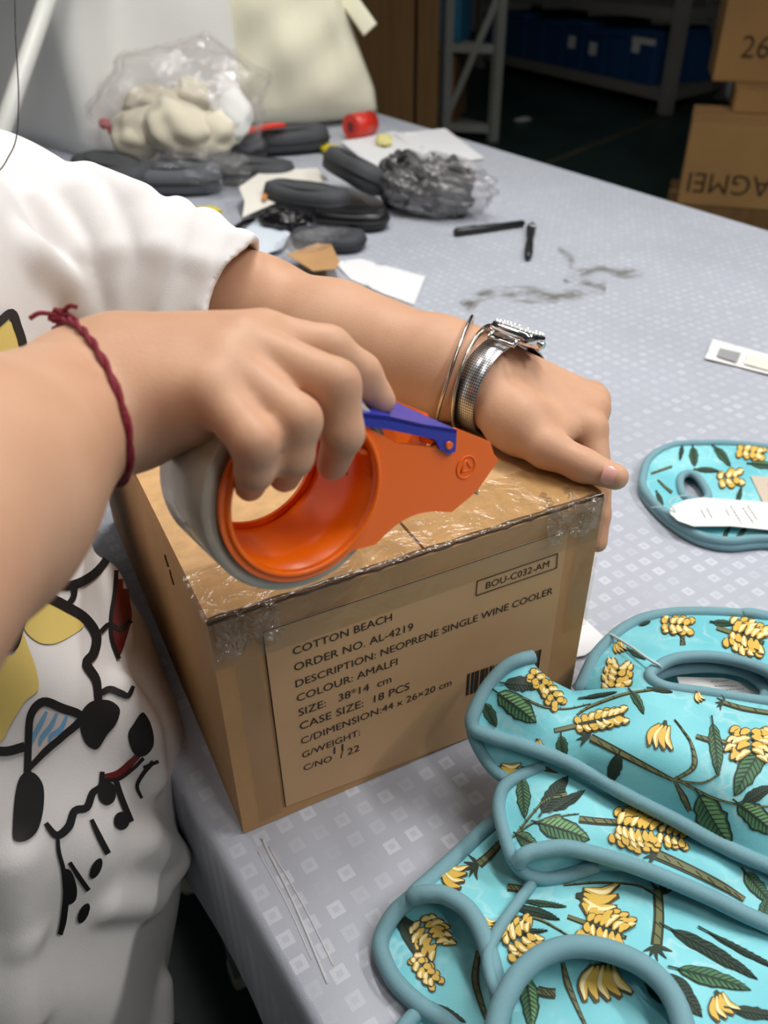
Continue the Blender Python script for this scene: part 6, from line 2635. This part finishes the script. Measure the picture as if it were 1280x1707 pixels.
M_stencil = mat('stencil_ink', (66, 46, 26), 0.8)
t, M, c, sz = face_crate(1142, 1440, 212, 322, 3.9, 0.5, 'brown carton with upside-down stencilled letters, beyond the far table edge', M_carton, R(-45), group='cartons stacked at the right')
crate_text('11AGMEI', M, c, sz, -sz[0] / 2 + .035, -sz[0] / 2 + .53, -sz[2] / 2 + .155, M_stencil, t, True)
low_top = c.z - sz[2] / 2 - .006
h_ = low_top - FLOOR
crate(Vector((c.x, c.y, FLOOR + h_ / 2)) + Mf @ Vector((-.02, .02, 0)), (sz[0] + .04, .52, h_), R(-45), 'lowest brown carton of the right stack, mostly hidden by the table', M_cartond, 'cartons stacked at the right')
t3, M3_, c3, sz3 = face_crate(1212, 1440, -30, 94, 4.0, 0.45, 'brown carton with stencilled number on top of the right stack', M_carton, R(-42), group='cartons stacked at the right')
z_lo, z_hi = c.z + sz[2] / 2 + .008, c3.z - sz3[2] / 2 - .002
c2 = P(1330, 150, d=4.05)
c2 = Vector((c2.x, c2.y, (z_lo + z_hi) / 2 - .004)) + Matrix.Rotation(R(-44), 3, 'Z') @ Vector((-.0, .2, 0))
crate(c2, (.56, .42, max(.1, z_hi - z_lo - .008)), R(-44), 'brown carton in the middle of the right stack', M_carton, 'cartons stacked at the right')
crate_text('2659', M3_, c3, sz3, -sz3[0] / 2 + .11, -sz3[0] / 2 + .39, -sz3[2] / 2 + .11, M_stencil, t3)

# dark brown tall cartons behind the cream bag
for k, (x0, x1, d_) in enumerate(((588, 690, 5.2), (694, 730, 5.2))):
    a, b = P(x0, 150, d=d_), P(x1, 150, d=d_)
    w_ = (b - a).length
    mid = (a + b) / 2
    cz = (FLOOR + 1.9) / 2
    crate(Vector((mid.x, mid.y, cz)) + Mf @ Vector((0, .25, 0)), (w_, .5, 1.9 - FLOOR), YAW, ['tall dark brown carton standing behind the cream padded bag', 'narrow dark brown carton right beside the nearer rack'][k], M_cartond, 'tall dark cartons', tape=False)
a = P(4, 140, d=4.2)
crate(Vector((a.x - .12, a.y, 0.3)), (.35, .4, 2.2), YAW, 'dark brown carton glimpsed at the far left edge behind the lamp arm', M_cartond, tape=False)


def post(bm, p0, h0, h1, s_):
    box(bm, (p0.x, p0.y, (h0 + h1) / 2), (s_, s_, h1 - h0), None, 0.004)


def bar(bm, a, b, hgt, th):
    a, b = Vector(a), Vector(b)
    d = (b - a)
    M = frame(d, Vector((0, 0, 1)))
    # x up, y sideways, z along
    box(bm, (a + b) / 2, (hgt, th, d.length), M)


# nearer rack: an end frame with a slanting brace
r1 = thing('storage_rack', P(783, 235, d=6.2) * 1.0, 'nearer grey steel rack with slanting brace, left of the long blue bin rack', 'shelf')
r1.location.z = FLOOR
LA, LB = P(743, 150, d=6.1), P(826, 150, d=6.0)
DEP = Vector((-0.30, 1.9, 0))
for q in (LA, LB, LA + DEP, LB + DEP):
    bm = bmesh.new()
    post(bm, q, FLOOR, 1.6, 0.065)
    obj('post', bm, M_rack, r1)
bm = bmesh.new()
za, zb = P(743, 212, d=6.1).z, P(812, 0, d=6.0).z
bar(bm, (LA.x, LA.y, za), (LB.x - .02, LB.y, zb + .05), .045, .02)
obj('brace', bm, M_rack, r1)
zs = [P(783, 76, d=6.05).z, P(783, 222, d=6.05).z]
for z_ in zs:
    for q, w_ in ((LA, LB), (LA + DEP, LB + DEP), (LA, LA + DEP), (LB, LB + DEP)):
        bm = bmesh.new()
        bar(bm, (q.x, q.y, z_), (w_.x, w_.y, z_), .05, .03)
        obj('beam', bm, M_rack, r1)
    bm = bmesh.new()
    extrude_poly(bm, [Vector((q.x, q.y, z_ + .02)) for q in (LA, LB, LB + DEP, LA + DEP)], Vector((0, 0, .012)))
    bmesh.ops.recalc_face_normals(bm, faces=bm.faces)
    obj('shelf_board', bm, M_rackd, r1)
uLB = (LB - LA)
M_teal = mat('teal_bin', (30, 104, 140), 0.5, var=0.15, vscale=6)


def on_shelf(u, v, w, dpt, h, z_, label, m, name='storage_bin', cat='bin', group=None, lid=True):
    base = LA + uLB * u + DEP * v
    M = frame(Vector((0, 0, 1)), uLB)
    c = Vector((base.x, base.y, z_ + .034 + h / 2))
    t = thing(name, Vector((c.x, c.y, z_ + .034)), label, cat, group)
    bm = bmesh.new()
    box(bm, c, (w, dpt, h), M, .01)
    obj('body', bm, m, t)
    if lid:
        bm = bmesh.new()
        box(bm, c + Vector((0, 0, h / 2 - .02)), (w + .02, dpt + .02, .03), M, .005)
        obj('rim', bm, m, t)
    return t


on_shelf(.50, .16, .30, .35, .45, zs[0], 'teal blue bin on the upper shelf of the nearer rack', M_teal, group='bins on the nearer rack')
crate_z = zs[1] + .034
on_shelf(.27, .16, .15, .35, .38, zs[1], 'blue bin on the lower shelf of the nearer rack', M_binl, group='bins on the nearer rack')
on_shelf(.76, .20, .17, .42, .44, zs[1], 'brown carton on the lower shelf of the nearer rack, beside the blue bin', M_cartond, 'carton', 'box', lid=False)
on_shelf(.42, .22, .28, .30, .17, zs[1] + .46, 'shallow brown carton lying on top of the lower shelf stack of the nearer rack', M_carton, 'carton', 'box', lid=False)

# long rack with a row of blue bins
FR = P(1108, 190, z=FLOOR)
FRL = P(800, 96, x=FR.x + 0.15)
long_ = Vector((FRL.x - FR.x, FRL.y - FR.y, 0))
BKV = Vector((0.95, 0.32, 0))
r2 = thing('storage_rack', Vector((FR.x, FR.y, FLOOR)), 'long grey steel rack holding the row of blue bins', 'shelf')
for q in (FR, FR + long_, FR + BKV, FR + long_ + BKV):
    bm = bmesh.new()
    post(bm, q, FLOOR, 1.7, 0.095)
    obj('post', bm, M_rackd, r2)
def z_at(px, py, q):
    # height of the point above ground position q that is seen at photo row py
    v = Vector((q.x, q.y, 0)) - CAM_LOC
    f_ = ray(px, py)
    t_ = Vector((v.x, v.y)).length / Vector((f_.x, f_.y)).length
    return CAM_LOC.z + f_.z * t_


zl = [z_at(1110, 160, FR), z_at(1122, 26, FR)]
for z_ in zl:
    for q, w_ in ((FR, FR + long_), (FR + BKV, FR + long_ + BKV), (FR, FR + BKV), (FR + long_, FR + long_ + BKV)):
        bm = bmesh.new()
        bar(bm, (q.x, q.y, z_), (w_.x, w_.y, z_), .085, .04)
        obj('beam', bm, M_rackd, r2)
    bm = bmesh.new()
    extrude_poly(bm, [Vector((q.x, q.y, z_ + .030)) for q in (FR, FR + long_, FR + long_ + BKV, FR + BKV)], Vector((0, 0, .012)))
    bmesh.ops.recalc_face_normals(bm, faces=bm.faces)
    obj('shelf_board', bm, M_rackd, r2)
bm = bmesh.new()
bar(bm, (FR + BKV).to_tuple()[:2] + (zl[0],), (FR.x, FR.y, zl[1] + .5), .05, .02)
obj('brace', bm, M_rackd, r2)
nb_ = 9
ld = long_.normalized()
Mb = frame(Vector((0, 0, 1)), ld)
step_ = (long_.length - .12) / nb_
binh = (zl[1] - zl[0]) * .70
ordn = ['first', 'second', 'third', 'fourth', 'fifth', 'sixth', 'seventh', 'eighth', 'ninth']
M_white = mat('white_label', (196, 198, 196), 0.6)
for k in range(nb_):
    q = FR + ld * (.10 + step_ * (k + .5)) + BKV * .40
    hh = binh * (1.0 - .06 * ((k * 7) % 3))
    c = Vector((q.x, q.y, zl[0] + .044 + hh / 2))
    t = thing('storage_bin', Vector((q.x, q.y, zl[0] + .044)), ordn[k] + ' blue bin from the right end of the long rack', 'bin', 'blue bins on the long rack')
    bm = bmesh.new()
    box(bm, c, (step_ * .93, .74, hh), Mb, .012)
    obj('body', bm, M_bin if k != 1 else M_bin, t)
    bm = bmesh.new()
    box(bm, c + Vector((0, 0, hh / 2 - .03)), (step_ * .97, .77, .05), Mb, .01)
    obj('rim', bm, M_bin, t)
    if k in (2, 3):
        bm = bmesh.new()
        dpt_ = -.371 if (Mb @ Vector((0, -1, 0))).dot(CAM_LOC - c) > 0 else .371
        box(bm, c + Mb @ Vector((.02, dpt_, .02)), (.11, .004, .10), Mb)
        obj('bin_label', bm, M_white, t, label='white paper label')
    if k == 0:
        bm = bmesh.new()
        dpt_ = -.371 if (Mb @ Vector((0, -1, 0))).dot(CAM_LOC - c) > 0 else .371
        box(bm, c + Mb @ Vector((.0, dpt_, hh * .30)), (.30, .004, .05), Mb)
        box(bm, c + Mb @ Vector((.09, dpt_, hh * .18)), (.10, .004, .10), Mb)
        obj('torn_label', bm, M_white, t, label='torn white paper label')
# white sack on the floor beside the long rack, a carton above it
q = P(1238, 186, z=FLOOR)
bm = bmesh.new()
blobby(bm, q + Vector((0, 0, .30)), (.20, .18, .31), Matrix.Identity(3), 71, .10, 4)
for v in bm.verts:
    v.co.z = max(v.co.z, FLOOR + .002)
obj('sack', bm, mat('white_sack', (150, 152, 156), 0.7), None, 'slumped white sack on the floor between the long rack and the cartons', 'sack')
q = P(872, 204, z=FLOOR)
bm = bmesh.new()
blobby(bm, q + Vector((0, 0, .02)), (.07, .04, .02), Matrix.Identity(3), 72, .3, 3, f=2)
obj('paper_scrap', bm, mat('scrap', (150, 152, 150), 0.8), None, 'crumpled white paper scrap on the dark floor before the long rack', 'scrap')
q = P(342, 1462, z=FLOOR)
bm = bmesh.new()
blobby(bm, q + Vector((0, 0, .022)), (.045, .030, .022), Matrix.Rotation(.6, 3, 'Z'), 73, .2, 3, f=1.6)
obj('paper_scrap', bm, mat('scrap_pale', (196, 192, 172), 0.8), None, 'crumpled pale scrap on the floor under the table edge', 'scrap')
